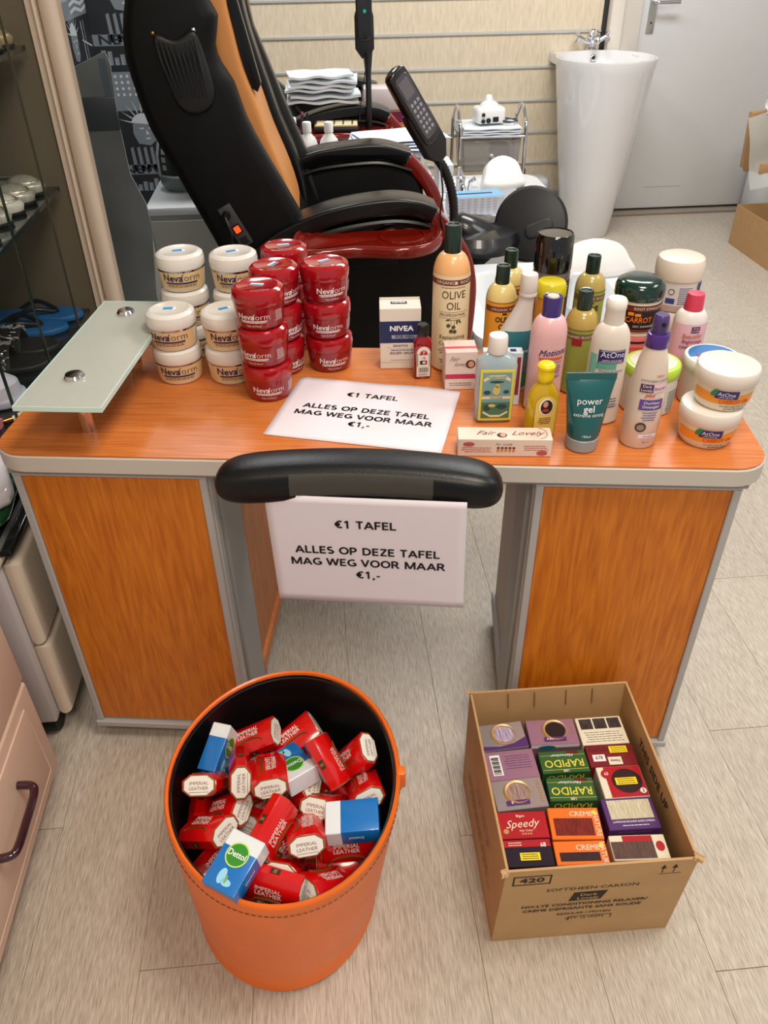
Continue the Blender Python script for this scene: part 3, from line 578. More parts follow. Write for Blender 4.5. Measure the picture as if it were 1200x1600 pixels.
part('canister_body', prism(rrect(-.10, .10, -.07, .07, .03, 4), 0, .26, 'z', .025), mat((214, 220, 224), .3, alpha=.9), jn); part('cap', lathe([(.024, .262), (.024, .30), (.021, .304)], 20), BLACK, jn, (-.05, 0, 0))

# small table between the massage chairs
sd = thing('side_table', 'white side table between the two massage chairs, covered with papers and bottles', 'table', (.14, 2.97, .035))
part('table_top', box(-.27, .26, -.17, .17, .66, .68, .004), mat((205, 205, 208), .4), sd)
for a in (-.25, .23):
    for b in (-.15, .15): part('leg', tube([(a, b, -.035), (a, b, .66)], .012, 8), CHROME, sd)
for k, (x, y) in enumerate(((.062, 2.89), (-.010, 2.90), (-.060, 2.98))):
    b = thing('lotion_bottle', ['white plastic bottle with long neck, rightmost of three on the side table', 'white plastic bottle in the middle of three on the side table', 'white plastic bottle farthest left and back on the side table'][k], 'bottle', (x, y, .7155), 0, 'white bottles on the side table')
    LB = Loft([(0, .034, .034), (.004, .036, .036), (.075, .036, .036), (.10, .028, .028), (.118, .013, .013), (.125, .012, .012)]); part('bottle_body', LB.mesh(24), WHITE, b); part('cap', lathe([(.015, .122), (.015, .150), (.013, .153)], 18), WHITE, b)
tag(part('tape_roll', lathe([(.018, 0), (.026, 0), (.026, .022), (.018, .022)], 24), mat((215, 220, 222), .3), None, (.125, 2.88, .716)), 'clear tape roll on the side table right of the white bottles', 'tape')
dt = thing('document_tray', 'white plastic tray under the loose papers on the side table', 'tray', (.275, 2.965, .7155)); part('tray_body', box(-.105, .105, -.13, .13, 0, .062, .006), mat((214, 216, 222), .4), dt); part('tray_slot', box(-.09, .09, -.1315, -.128, .018, .045), mat((120, 124, 134), .5), dt)
for k in range(4):
    o = part('paper_sheet', wavy(.30, .21, 0, .0012, .0006, k + 9), mat((222, 226, 240) if k % 2 else (206, 214, 236), .5), None, (.265 + .016 * k, 2.945 + .012 * k, .7835 + .0065 * k), (0, 0, .16 * k - .25)); tag(o, 'crumpled white sheet, %s of the loose pile on the white tray' % ('lowest', 'second lowest', 'second highest', 'topmost')[k], 'paper', 'papers on the side table')
cup = thing('pen_cup', 'clear cup full of pens and pink tools behind the white bottles', 'cup', (-.045, 3.07, .7155)); part('cup_body', lathe([(.030, 0), (.036, .085), (.033, .085), (.028, .004)], 24), mat((225, 170, 185), .2, alpha=.7), cup)
for k in range(7):
    a = k * .9; part('pen', tube([(.012 * math.cos(a), .012 * math.sin(a), .006), (.05 * math.cos(a) - .01, .03 * math.sin(a), .15)], .0045, 6), [BLACK, mat((200, 70, 120), .4), mat((70, 70, 76), .4)][k % 3], cup)
wl = thing('checked_case', 'cream tartan case lying on the far dark red tray', 'case', (.10, 3.28, .767), rad(-4)); part('case_body', box(-.085, .085, -.045, .045, .0, .02, .008), mat((34, 28, 26), .5), wl); fl = part('case_flap', box(-.08, .08, -.042, .042, .018, .027, .004), mat((226, 208, 164), .6), wl)
frects(fl, [(-.078 + .034 * i, -.072 + .034 * i, -.04, .04) for i in range(5)] + [(-.078, .078, -.022, -.018), (-.078, .078, .018, .022)], mat((90, 60, 40), .6), Matrix.Translation((0, 0, .0275)))
for k in range(6):
    tag(part('folded_towel', wavy(.27 - .006 * k, .15, 0, .0035, .008, 20 + k), TOW, None, (.055 + .012 * math.sin(k * 2), 3.385, .856 + .0165 * k), (0, 0, .12 * math.sin(k * 3))), ['bottom', 'second', 'third', 'fourth', 'fifth', 'topmost'][k] + ' white towel of the stack on the far armrest', 'towel', 'towels on the far armrest')
bx2 = thing('orange_carton', 'orange and magenta printed carton behind the upright handset', 'box', (.34, 3.62, .686)); part('carton', box(-.075, .075, -.04, .04, 0, .09, .002, 1), mat((222, 150, 90), .6), bx2); part('print_band', box(-.02, .0755, -.0408, -.04, .045, .085), mat((130, 30, 80), .6), bx2)
tag(part('clear_box', box(.225, .40, 3.57, 3.68, .778, .86, .006), mat((226, 214, 214), .25, alpha=.75)), 'translucent plastic box resting on the orange carton', 'box')

# cabinet left behind the chair, with an appliance
wc = thing('white_cabinet', 'low white cabinet in the corner behind the nearer massage chair', 'cabinet', (-.66, 3.30, 0))
part('cabinet_body', box(0, .34, .01, .44, 0, .47), mat((170, 172, 168), .5), wc); part('cabinet_top', box(-.01, .35, 0, .45, .471, .50, .003), mat((226, 230, 230), .35), wc)
part('drawer_front', box(.005, .335, 0, .012, .02, .45, .002, 1), mat((176, 176, 170), .5), wc)
ap = thing('wax_heater', 'white and grey oval appliance with black dial on the white cabinet', 'appliance', (-.545, 3.58, .501), rad(-20))
LA = Loft([(0, .075, .06), (.02, .09, .075), (.06, .10, .085), (.14, .098, .085), (.20, .08, .07), (.225, .05, .045)]); part('casing', LA.mesh(32), mat((200, 206, 200), .3), ap); part('lower_shell', LA.patch(-2.6, 2.6, .002, .06, .002), mat((110, 120, 118), .35), ap)
pl = part('control_panel', LA.patch(-.6, .25, .07, .19, .0025), mat((35, 38, 42), .3), ap); rects(pl, LA, [(-.04, -.02, .15, .17), (-.04, -.02, .09, .11), (-.04, -.02, .12, .14)], mat((170, 176, 170), .4), 'dial_ring', .0035)
part('side_sheet', box(.06, .14, -.02, -.015, .0, .07), mat((220, 226, 232), .5), ap)
# dark sheet
dsx = tag(part('plastic_panel', prism([(-.90, 0), (-.56, 0), (-.561, .378), (-.547, .511), (-.535, .60), (-.540, .68), (-.572, .77), (-.577, .922), (-.569, 1.075), (-.578, 1.108), (-.675, 1.07), (-.90, .99)], 2.70, 2.706, 'y', .001, 1), mat((146, 156, 162), .35, 0, .1, noise=.25, nscale=4)), 'dark grey plastic panel standing between the cream pillar and massage chair', 'panel')
part('sticker', box(-.602, -.582, 2.6975, 2.6995, .99, 1.09), mat((110, 130, 148), .4), dsx); part('panel_rail', box(-.90, -.575, 2.694, 2.6995, .90, .99, .002), mat((78, 88, 98), .3), dsx)  # the sticker strip is a highlight painted onto the glossy panel
# ================================================================ LEFT SIDE: DISPLAY CABINET, DRAWERS, CHEST
TAU = mat((112, 102, 82), .7); DKG = mat((10, 34, 28), .15, 0, .4); GLS = mat((60, 66, 56), .05, alpha=.07, spec=.25)
dc = thing('display_cabinet', 'tall glass-fronted display cabinet with taupe interior left of the cream pillar', 'cabinet', (0, 0, 0))
part('back_panel', box(-1.055, -1.04, 1.40, 2.13, .05, 2.2), mat((90, 84, 66), .7), dc); part('end_panel', box(-1.04, -.600, 2.11, 2.13, .05, 2.2), TAU, dc)
part('plinth', box(-1.05, -.62, 1.40, 2.13, 0, .05), TAU, dc)
for a, b in ((1.405, 1.652), (1.656, 1.915), (1.919, 2.09)):
    g = part('glass_door', box(-.604, -.600, a, b, .06, 2.1), GLS, dc)
    part('glass_edge', box(-.6045, -.5995, a - .003, a + .001, .06, 2.1), DKG if a < 1.9 else mat((60, 56, 42), .3), g)
for z, y0 in ((.885, 1.41), (.575, 1.41), (.40, 1.41)):
    s = part('cabinet_shelf', box(-1.035, -.617, y0, 2.08, z, z + .008), mat((24, 32, 36), .08, 0, .4, alpha=.85), dc); part('shelf_edge', box(-.6185, -.615, y0, 2.08, z - .001, z + .009), mat((24, 36, 38), .2), s)
def slipper(name, label, cat, loc, rz, sole, strap, L=.24, heel=0, group=None):
    t = thing(name, label, cat, loc, rz, group)
    P = smoothpoly([(0, -.03), (.0, .03), (.07, .030), (.15, .042), (.21, .036), (.24, .0), (.21, -.036), (.15, -.042), (.07, -.030)], 3)
    part('sole', prism([(a / .24 * L, b) for a, b in P], 0, .016, 'z', .005), sole, t)
    return t
def shoe(label, loc, rz, up, inn, k):
    t = thing('ballet_flat', label, 'shoe', loc, rz, 'flat shoes on the glass shelf')
    P = [(0, .026), (.05, .028), (.12, .033), (.18, .036), (.225, .028), (.245, .008)]; P = P + [(a, -b) for a, b in P[::-1]]
    S = smoothpoly(P, 3); part('sole', prism(S, 0, .008, 'z', .002, 1), BLACK, t)
    bm = bmesh.new(); n = len(S); H = lambda x: .045 - .018 * min(1, x / .12) + .0 * x
    def ring(s, f): return [bm.verts.new((.12 + (a - .12) * s, b * s, f(a))) for a, b in S]
    R = [ring(.97, lambda x: .008), ring(1.0, lambda x: .02), ring(.96, lambda x: H(x)), ring(.86, lambda x: H(x) + .003)]
    for A_, B_ in zip(R, R[1:]):
        for q in range(n): bm.faces.new((A_[q], A_[(q + 1) % n], B_[(q + 1) % n], B_[q]))
    part('upper', fin(bm, 60), up, t)
    part('lining', prism([(.12 + (a - .12) * .84, b * .84) for a, b in S], .008, .012, 'z'), inn, t)
    toe = Loft([(0, .040, .036), (.012, .040, .036), (.026, .034, .030), (.034, .020, .018), (.036, .006, .006)]); part('toe_cap', toe.mesh(24), up, t, (.197, 0, .006), (0, rad(6), 0))
    part('trim', tube([(.12 + (a - .12) * .90, b * .90, H(a) + .003) for a, b in S[: ] + S[:1]], .003, 6, False), mat((170, 168, 150), .3, .6), t)
    return t
SIL = mat((190, 190, 176), .3, .35, noise=.2, nscale=160); LIN = mat((30, 28, 26), .7)
for k, (y, c) in enumerate(((2.035, 'farthest'), (1.945, 'second farthest'), (1.855, 'third'), (1.765, 'nearest'))):
    shoe(f'silver ballet flat, {c} on the dark glass shelf of the display cabinet' if k < 3 else 'silver ballet flat nearest the camera on the dark glass shelf', (-.872 - .004 * k, y, .894), rad(-6 + 3 * k), SIL if k != 2 else mat((214, 212, 200), .35), LIN, k)
shoe('white ballet flat sitting lower at the left frame edge', (-.875, 1.64, .894), rad(4), mat((226, 228, 226), .3), LIN, 5)
# upper shelf with golden shoe tips
us = part('cabinet_shelf', box(-1.035, -.617, 1.41, 2.08, 1.182, 1.190), mat((24, 32, 36), .08, 0, .4, alpha=.85), dc); part('shelf_edge', box(-.6185, -.615, 1.41, 2.08, 1.181, 1.191), mat((24, 36, 38), .2), us)
for k, y in enumerate((2.035, 1.945)): shoe(['gold ballet flat on the upper shelf, farther back', 'bronze ballet flat on the upper shelf, nearer the camera'][k], (-.87, y, 1.191), rad(4 * k), mat((188, 170, 128), .3, .5), LIN, 7 + k)
BLU = mat((28, 104, 168), .5)
for k, (x, y, r) in enumerate(((-.865, 2.03, -2), (-.885, 1.935, 2))):
    t = slipper('flip_flop', ['blue flip flop with black strap, farther back on the lower shelf', 'blue flip flop with black strap, nearer on the lower shelf'][k], 'shoe', (x, y, .584), rad(r), BLU, None, .25, 0, 'blue flip flops')
    part('strap', tube(smoothpoly([(.08, -.034, .012), (.13, -.030, .035), (.185, 0, .018), (.13, .030, .035), (.08, .034, .012)], 5, False), .006, 8), mat((20, 22, 26), .3), t)
ZEB = mat((26, 26, 28), .5)
for k, (y, z) in enumerate(((1.83, .584), (1.73, .584), (1.85, .409))):
    t = slipper('sandal', ['black sandal with silver chain pattern, farther of two on the lower shelf', 'black sandal with silver chain pattern, nearer of two on the lower shelf', 'black sandal with silver chain pattern on the bottom shelf'][k], 'shoe', (-.88, y, z), rad(3 * k), ZEB, None, .25, 0, 'black sandals')
    sp = part('strap', prism(ribbon([(-.042 + .014 * q, .012 + .045 * math.sin(pi * q / 6)) for q in range(7)], .004), .10, .17, 'x', .001, 1), ZEB, t)
    rg = random.Random(k); bm = bmesh.new()
    for q in range(60):
        a = rg.random() * pi; x = .102 + .066 * rg.random(); p = Vector((x, -.041 * math.cos(a), .0135 + .0455 * math.sin(a))); bx(bm, -.006, .006, -.0018, .0018, -.001, .001, 0, 1, Matrix.Translation(p) @ Matrix.Rotation(a - pi / 2, 4, 'X') @ Matrix.Rotation(rg.random() * 3, 4, 'Z'))
    o = part('chain_pattern', fin(bm, 0), mat((206, 206, 200), .3, .5), sp); o['kind'] = 'stuff'
lg = thing('white_slipper', 'pale grey slipper at the near end of the lower shelf behind glass', 'shoe', (-.86, 1.56, .584), rad(5)); part('sole', prism(smoothpoly([(0, -.04), (0, .04), (.12, .05), (.20, .04), (.22, 0), (.20, -.04), (.12, -.05)], 4), 0, .02, 'z', .006), mat((178, 180, 196), .6), lg); part('upper', Loft([(0, .075, .05), (.03, .07, .047), (.05, .04, .03), (.055, .01, .01)]).mesh(24), mat((190, 192, 204), .5), lg, (.14, 0, .015))
tag(part('pink_ribbon', tube(smoothpoly([(-.78, 1.48, .60), (-.74, 1.48, .63), (-.70, 1.465, .60), (-.66, 1.46, .592)], 6, False), .012, 8), mat((226, 130, 140), .6)), 'pink fabric ribbon in front of the pale slipper on the lower shelf', 'ribbon')
for k in range(4):
    t = thing('makeup_brush', ['makeup brush with copper ferrule, %s of the four on the lower shelf' % q for q in ('leftmost', 'second from left', 'third from left', 'rightmost')][k], 'brush', (-.74 + .018 * k, 1.42 + .006 * k, .589), rad(35 + 6 * k), 'makeup brushes')
    part('handle', tube([(0, 0, 0), (.09, 0, 0)], [.003, .0045], 8), BLACK, t); part('ferrule', tube([(.09, 0, 0), (.115, 0, 0)], .0055, 8), mat((190, 130, 60), .25, 1), t); part('bristles', tube([(.115, 0, 0), (.14, 0, 0)], [.0055, .010], 8), mat((230, 220, 200), .8), t)
# packages on a black tray, drawer tower
CRM = mat((206, 192, 174), .5); CRM2 = mat((214, 198, 178), .45)
tw = thing('drawer_tower', 'cream plastic drawer unit on castors squeezed left of the desk', 'drawers', (-.84, 1.13, 0))
part('tower_body', box(0, .235, 0, .255, .06, .485, .004), mat((196, 190, 190), .5), tw); part('tower_top', box(-.005, .245, -.005, .26, .485, .50, .005), CRM, tw)
for z0, z1 in ((.07, .268), (.276, .478)): part('drawer', prism([(.014, z0), (.246, z0), (.246, z1), (.014, z1)], .234, .268, 'x', .016, 4), CRM2, tw)
for a in (.03, .2):
    for b in (.04, .21): part('castor', prism([(b + .028 * math.cos(q * pi / 8), .029 + .028 * math.sin(q * pi / 8)) for q in range(16)], a - .015, a + .025, 'x', .004, 1), RUBBER, tw)
part('rail_tray', box(-.86, -.575, 1.14, 1.385, .501, .515, .002), mat((22, 24, 26), .15), None); tag(bpy.data.objects['rail_tray'], 'glossy black tray on top of the cream drawer unit', 'tray'); bpy.data.objects['rail_tray'].name = 'black_tray'
part('tray_strip', box(-.600, -.590, 1.14, 1.385, .515, .519), mat((160, 160, 160), .3, .8), bpy.data.objects['black_tray'])
for k, (c, z, m) in enumerate((('dark green pouch under the white and purple one, left of the desk', .521, (26, 84, 46)), ('white and purple pouch on the green one, left of the desk', .553, (226, 222, 230)))):
    t = thing('foil_pouch', c, 'pouch', (-.71, 1.275 - .01 * k, z), .3 * k + .1); part('pouch_body', prism(smoothpoly([(-.11, -.09), (-.115, 0), (-.11, .09), (0, .10), (.10, .09), (.11, 0), (.10, -.09), (0, -.10)], 3), 0, .028, 'z', .013), mat(m, .2, 0, .3), t)
    for q in range(5): part('print_band', tube([(-.09 + .035 * q, -.07, .029), (-.06 + .035 * q, .07, .029)], .002, 5), mat((88, 44, 130) if k else (190, 220, 190), .3), t)
# cream chest at bottom left
ch = thing('drawer_chest', 'cream chest of drawers with a dark purple handle at the lower left', 'drawers', (-1.04, 0, 0))
CH = mat((216, 190, 170), .42)
part('chest_body', box(0, .445, -.6, 1.035, .05, .56, .004), mat((206, 182, 164), .5), ch)
for a, b in ((.06, .300), (.306, .552)):
    d = part('drawer', box(.445, .461, .32, 1.03, a, b, .006, 3), CH, ch)
    if a < .2:
        part('drawer_field', box(.460, .464, .36, .99, a + .03, b - .03, .004, 2), CH, d)
        part('handle', tube(smoothpoly([(.463, .875, .205), (.488, .872, .205), (.497, .855, .205), (.498, .80, .205), (.497, .755, .205), (.488, .742, .205), (.463, .738, .205)], 5, False), .0075, 10), mat((52, 16, 30), .12, 0, .6), d, label='glossy dark purple bow handle')
part('castor', prism([(.03 * math.cos(q * pi / 8) + .96, .03 + .03 * math.sin(q * pi / 8)) for q in range(16)], .38, .42, 'x', .004, 1), RUBBER, ch); part('castor', prism([(.03 * math.cos(q * pi / 8) + .4, .03 + .03 * math.sin(q * pi / 8)) for q in range(16)], .38, .42, 'x', .004, 1), RUBBER, ch)
part('castor', prism([(.03 * math.cos(q * pi / 8) + .96, .03 + .03 * math.sin(q * pi / 8)) for q in range(16)], .03, .07, 'x', .004, 1), RUBBER, ch); part('castor', prism([(.03 * math.cos(q * pi / 8) - .4, .03 + .03 * math.sin(q * pi / 8)) for q in range(16)], .38, .42, 'x', .004, 1), RUBBER, ch)
tag(part('cream_canister', lathe([(.118, .562), (.12, .566), (.12, .90), (.11, .91)], 40), mat((220, 200, 174), .5), None, (-.672, .955, 0)), 'cream cylinder at the left frame edge above the chest', 'container')

# ================================================================ RIGHT SIDE CARTONS
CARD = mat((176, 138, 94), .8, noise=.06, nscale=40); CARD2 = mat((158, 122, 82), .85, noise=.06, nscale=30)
def open_box(t, w, d, h, fl, th=.004, m=CARD, fold=True):
    """open carton, origin front-left bottom; walls flare by fl"""
    bm = bmesh.new(); g = (fl[1] if isinstance(fl, tuple) else fl); e = (fl[0] if isinstance(fl, tuple) else fl)
    def q(o, z, s): return [(-e * z / h + o, -g * z / h + o, z + 0), (w + e * z / h - o, -g * z / h + o, z), (w + e * z / h - o, d + g * z / h - o, z), (-e * z / h + o, d + g * z / h - o, z)]
    sag = [0, -.002, .001, -.001]
    A_ = [bm.verts.new(p) for p in q(0, 0, 0)]; B_ = [bm.verts.new((p[0], p[1], p[2] + sag[i])) for i, p in enumerate(q(0, h, 0))]; C_ = [bm.verts.new((p[0], p[1], p[2] + sag[i])) for i, p in enumerate(q(th, h, 0))]; D_ = [bm.verts.new((p[0], p[1], th)) for p in q(th, 0, 0)]
    for P, Q in ((A_, B_), (B_, C_), (C_, D_)):
        for k in range(4): bm.faces.new((P[k], P[(k + 1) % 4], Q[(k + 1) % 4], Q[k]))
    bm.faces.new(A_[::-1]); bm.faces.new(D_)
    return part('carton_walls', fin(bm, 20), m, t)
rb = thing('open_carton', 'open brown cardboard carton on the floor at the right frame edge', 'carton', (2.195, 3.50, 0), rad(1)); open_box(rb, .50, .58, .20, .0)
part('carton_base_sheet', box(.02, .48, .02, .56, .004, .012), CARD2, rb).name = 'carton_bottom'  # darker cardboard slab lying on the carton bottom
for k in range(6):
    o = part('crumpled_sheet', wavy(.14, .10, 0, .012, .001, 40 + k), mat((206, 206, 210), .3), None, (2.27 + .15 * (k % 3), 3.68 + .20 * (k // 3), .12), (.3 * math.sin(k), .2 * math.cos(k * 2), k)); tag(o, ['silver', 'pale grey', 'white', 'clear', 'milky', 'shiny'][k] + ' crumpled plastic wrapping inside the carton at the right frame edge', 'wrapping', 'wrapping in the far carton')
wu = thing('white_unit', 'low white unit against the back at the right edge, behind the floor carton', 'cabinet', (2.50, 4.20, 0)); part('unit_body', box(0, .66, 0, .44, 0, .36, .003), mat((226, 228, 230), .4), wu); part('unit_front', box(.02, .64, -.012, 0, .02, .34, .002), mat((232, 234, 236), .35), wu)
ub = thing('wrapped_board', 'brown cardboard sheets wrapped in clear plastic on the white unit', 'carton', (2.20, 4.05, .361), rad(3))
part('board', box(0, .5, .08, .12, .0, .26, .003), CARD, ub, rot=(0, rad(-4), 0)); part('board', box(-.02, .46, .02, .05, .0, .24, .003), CARD2, ub, rot=(0, rad(-6), 0)); part('lower_tray', box(.02, .5, -.04, .14, -.0, .05, .003), CARD, ub)
o = part('plastic_wrap', wavy(.34, .34, 0, .016, .001, 77), mat((214, 214, 206), .12, alpha=.4), ub, (.12, -.02, .13), (rad(84), rad(-14), 0)); part('plastic_wrap', wavy(.10, .09, 0, .02, .001, 78), mat((224, 224, 226), .12, alpha=.7), ub, (.05, .04, .30), (rad(60), rad(10), .4))
# ================================================================ PRODUCTS ON THE DESK
def at(x, y, rz=None): return (x, y, D + .0005)
# --- two kinds of jar
LW = Loft([(0, .036, .036), (.002, .0385, .0385), (.006, .0395, .0395), (.036, .0425, .0425), (.040, .0425, .0425)])
LWL = Loft([(.0405, .0435, .0435), (.043, .0442, .0442), (.054, .0442, .0442), (.061, .0425, .0425), (.0645, .038, .038), (.0655, .034, .034), (.0648, .0325, .0325), (.0648, .001, .001)])
def neva(kind, label, x, y, k, rz, sticker):
    t = thing('cream_jar', label, 'jar', (x, y, D + .0005 + .0668 * k), rad(rz), 'white and gold cream jars' if kind == 'w' else 'red cream jars')
    if kind == 'w':
        b = part('jar_body', LW.mesh(36), mat((236, 226, 208), .35, 0, .2), t); part('lid', LWL.mesh(36), mat((224, 219, 211), .25, 0, .4), t)
        part('silver_ring', LW.patch(-pi, pi, .0368, .0402, .0004, 40), mat((190, 180, 176), .15, 1), t)
        l = part('paper_label', LW.patch(-1.25, 1.25, .006, .036, .0004, 24), mat((222, 190, 138), .4), b)
        PUR = mat((46, 30, 84), .5)
        curved(l, LW, 'Neva', .0185, -.0155, .0275, PUR, .025, .95); curved(l, LW, 'form', .0185, .0185, .0275, PUR, -.012, 1)
        rects(l, LW, [(-.029, .030, .0165, .0195)], PUR, 'stripe'); rects(l, LW, lines(-.027, .029, .0148, 2, .0028, .0011, 3, .1), PUR)
    else:
        R_ = mat((142, 10, 22), .16, 0, .5)
        b = part('jar_body', LW.mesh(36), R_, t); part('lid', LWL.mesh(36), mat((158, 10, 22), .14, 0, .6), t)
        Wt = mat((240, 226, 226), .5)
        l = b; curved(l, LW, 'Neva', .0145, -.012, .0245, Wt, .02, .95); curved(l, LW, 'form', .0145, .0150, .0245, Wt, -.012, 1)
        rects(l, LW, [(-.022, .024, .0165, .0182), (-.022, .024, .0140, .0145)], Wt, 'stripe'); rects(l, LW, lines(-.020, .022, .0158, 1, .003, .001, 5, .1), Wt)
        curved(l, LW, '"Hair & More"', .0045, .001, .0088, Wt, .01); rects(l, LW, lines(.038, .056, .032, 7, .0028, .0009, 6, .3), Wt)
    if sticker is not None:
        s = part('price_sticker', box(-.011, .011, -.005, .005, .0649, .0653), mat((232, 232, 236), .6), t, rot=(0, 0, sticker)); frects(s, [(-.011, .006 if kind == 'w' else .011, -.005, 0 if kind == 'r' else .005)], mat((40, 140, 200), .6), Matrix.Translation((0, 0, .0655)), 'blue_field')
stacks = [('w', -.266, 1.368, 2, 'front left', (4, -6), .1), ('w', -.170, 1.357, 2, 'front right', (14, 8), .3), ('w', -.252, 1.472, 3, 'back left', (8, 0, 4), .1), ('w', -.155, 1.457, 3, 'back right', (18, 0, 2), .35),
          ('r', -.102, 1.2845, 3, 'nearest the camera', (0, -22, -14), .0), ('r', -.079, 1.380, 3, 'second from the front', (40, 46, 40), .3), ('r', -.063, 1.480, 3, 'rearmost', (30, 20, 10), 0), ('r', .011, 1.386, 3, 'rightmost', (8, -2, 14), .3)]
for kind, x, y, n, where, rz, st in stacks:
    for k in range(n):
        lv = {0: 'bottom', n - 1: 'top'}.get(k, 'middle')
        neva(kind, f"{lv} {'white and gold' if kind == 'w' else 'glossy red'} cream jar of the {where} {'white' if kind == 'w' else 'red'} stack", x + .0012 * math.sin(k * 5 + x * 50), y + .001 * math.cos(k * 3), k, rz[k], st if k == n - 1 else None)
# --- boxes
def pbox(name, label, x, y, rz, w, d, h, m, cat='box', top=None, group=None):
    t = thing(name, label, cat, (x, y, D + .0005), rad(rz), group); part('carton', box(-w / 2, w / 2, -d / 2, d / 2, 0, h, .0008, 1), m, t); return t
NB = mat((24, 34, 84), .5); CR = mat((224, 214, 202), .6)
t = pbox('shaving_balm_box', 'white and navy balm box standing behind the small red bottle', .143, 1.374, -4, .075, .045, .118, CR); Y = -.0229
frects(t, [(-.0375, .0375, .052, .094)], NB, face(0, Y), 'navy_panel'); flat(t, 'NIVEA', .0135, (.002, Y - .0006, .080), (pi / 2, 0, 0), WHITE, .035, 1.15); frects(t, [(-.016, .032, .0605, .0675)], mat((150, 158, 180), .5), face(0, Y - .0003), 'grey_bar'); flat(t, 'FOR MEN', .0075, (.008, Y - .0008, .064), (pi / 2, 0, 0), NB, .02, 1.1)
frects(t, [], CR, face(0, Y - .0004), 'white_tab', [[(-.024, .046), (-.018, .041), (.0375, .041), (.0375, .052), (-.018, .052)]]); flat(t, 'SENSITIVE', .0062, (.0, Y - .0009, .0465), (pi / 2, 0, 0), NB, .01); flat(t, 'BALSEM / BALM', .0062, (.002, Y - .0006, .032), (pi / 2, 0, 0), NB, .01); frects(t, lines(-.018, .036, .038, 1, .003, .0012) + [(-.018, .036, .0175, .018), (-.037, .037, .013, .0133)], NB, face(0, Y))
frects(t, [(-.017, .013, -.006, .006)], NB, Matrix.Translation((0, .005, .1183)), 'navy_badge'); flat(t, 'NIVEA', .0085, (-.002, .005, .1188), (0, 0, 0), WHITE, .03); part('tuck_flap', box(-.037, .037, .021, .0225, .116, .122, .0005, 1), CR, t)
PK = mat((222, 202, 192), .6); MG = mat((196, 44, 84), .5)
t = pbox('face_cream_box', 'small pink-striped cream box standing between the large bottle and clear lotion bottle', .2405, 1.281, -3, .056, .05, .073, PK); Y = -.0254
frects(t, [(-.028, .028, .022, .031)], MG, face(0, Y), 'magenta_band'); frects(t, [(-.028, .028, -.010, -.002)], mat((220, 70, 90), .5), Matrix.Translation((0, 0, .0733)), 'red_band')
flat(t, 'Fair', .0105, (-.013, Y - .0004, .060), (pi / 2, 0, 0), mat((110, 84, 84), .6), -.005, 1, shear=.5); flat(t, 'lovely', .0105, (-.001, Y - .0004, .050), (pi / 2, 0, 0), mat((110, 84, 84), .6), -.005, 1, shear=.5)
frects(t, [], mat((60, 30, 30), .6), face(.016, Y - .0003, .050), 'hair_print', [ell(0, 0, .0085, .008, 16)]); frects(t, [], mat((214, 150, 120), .6), face(.017, Y - .0006, .050), 'face_print', [ell(0, 0, .0052, .006, 14)]); frects(t, lines(-.022, .02, .014, 2, .004, .0012, 4), mat((120, 80, 84), .6), face(0, Y))
t = pbox('face_cream_tube_box', 'long cream and pink box lying at the desk front, below the clear lotion bottle', .2735, 1.0485, -7.3, .146, .037, .031, mat((228, 208, 192), .55)); Y = -.0188; DM = mat((120, 40, 66), .5)
flat(t, 'Fair', .017, (-.031, 0, .0314), (0, 0, 0), DM, 0, 1.1, shear=.5); flat(t, 'Lovely', .017, (.034, 0, .0314), (0, 0, 0), DM, 0, 1.1, shear=.5)
frects(t, [], mat((70, 40, 40), .6), Matrix.Translation((-.0045, -.006, .0313)), 'hair_print', [ell(0, 0, .008, .007, 16)]); frects(t, [], mat((220, 160, 130), .6), Matrix.Translation((-.003, -.006, .0316)), 'face_print', [ell(0, 0, .0045, .0055, 14)])
part('ring_print', tube([(.052 + .0 + .014 * math.cos(a), .016 * math.sin(a), .0313) for a in [-1.4 + .28 * k for k in range(11)]], .0006, 4), mat((150, 120, 110), .5), t)
RD = mat((190, 80, 84), .6); frects(t, lines(-.068, -.02, .016, 3, .0035, .0012, 7) + lines(.028, .068, .020, 3, .0035, .0012, 8), RD, face(0, Y)); frects(t, [], RD, face(0, Y - .0002), 'oval_print', [ell(-.056, .022, .009, .004, 16), ell(.058, .007, .0085, .0045, 16)])
flat(t, 'Fair  Lovely', .0055, (-.002, Y - .0004, .0225), (pi / 2, 0, 0), DM, 0, 1, shear=.4); frects(t, [(-.012 + .006 * k, -.008 + .006 * k, .009, .0175) for k in range(5)], mat((210, 130, 70), .5), face(0, Y - .0003), 'swatches'); frects(t, [(-.012 + .006 * k, -.008 + .006 * k, .015, .0175) for k in range(5)], mat((60, 30, 20), .5), face(0, Y - .0006), 'swatch_hair')
part('end_opening', box(.0732, .0738, -.015, .014, .003, .028), mat((30, 26, 24), .8), t)
t = pbox('ointment_box', 'small pale blue box tucked behind the clear lotion bottle', .2985, 1.204, -6, .066, .022, .098, mat((206, 218, 224), .5)); frects(t, [(.012, .022, -.006, .004)], mat((20, 40, 90), .5), Matrix.Translation((0, 0, .0983)), 'logo_print'); frects(t, [(.024, .030, .02, .09)], mat((150, 40, 40), .5), face(0, -.0114))
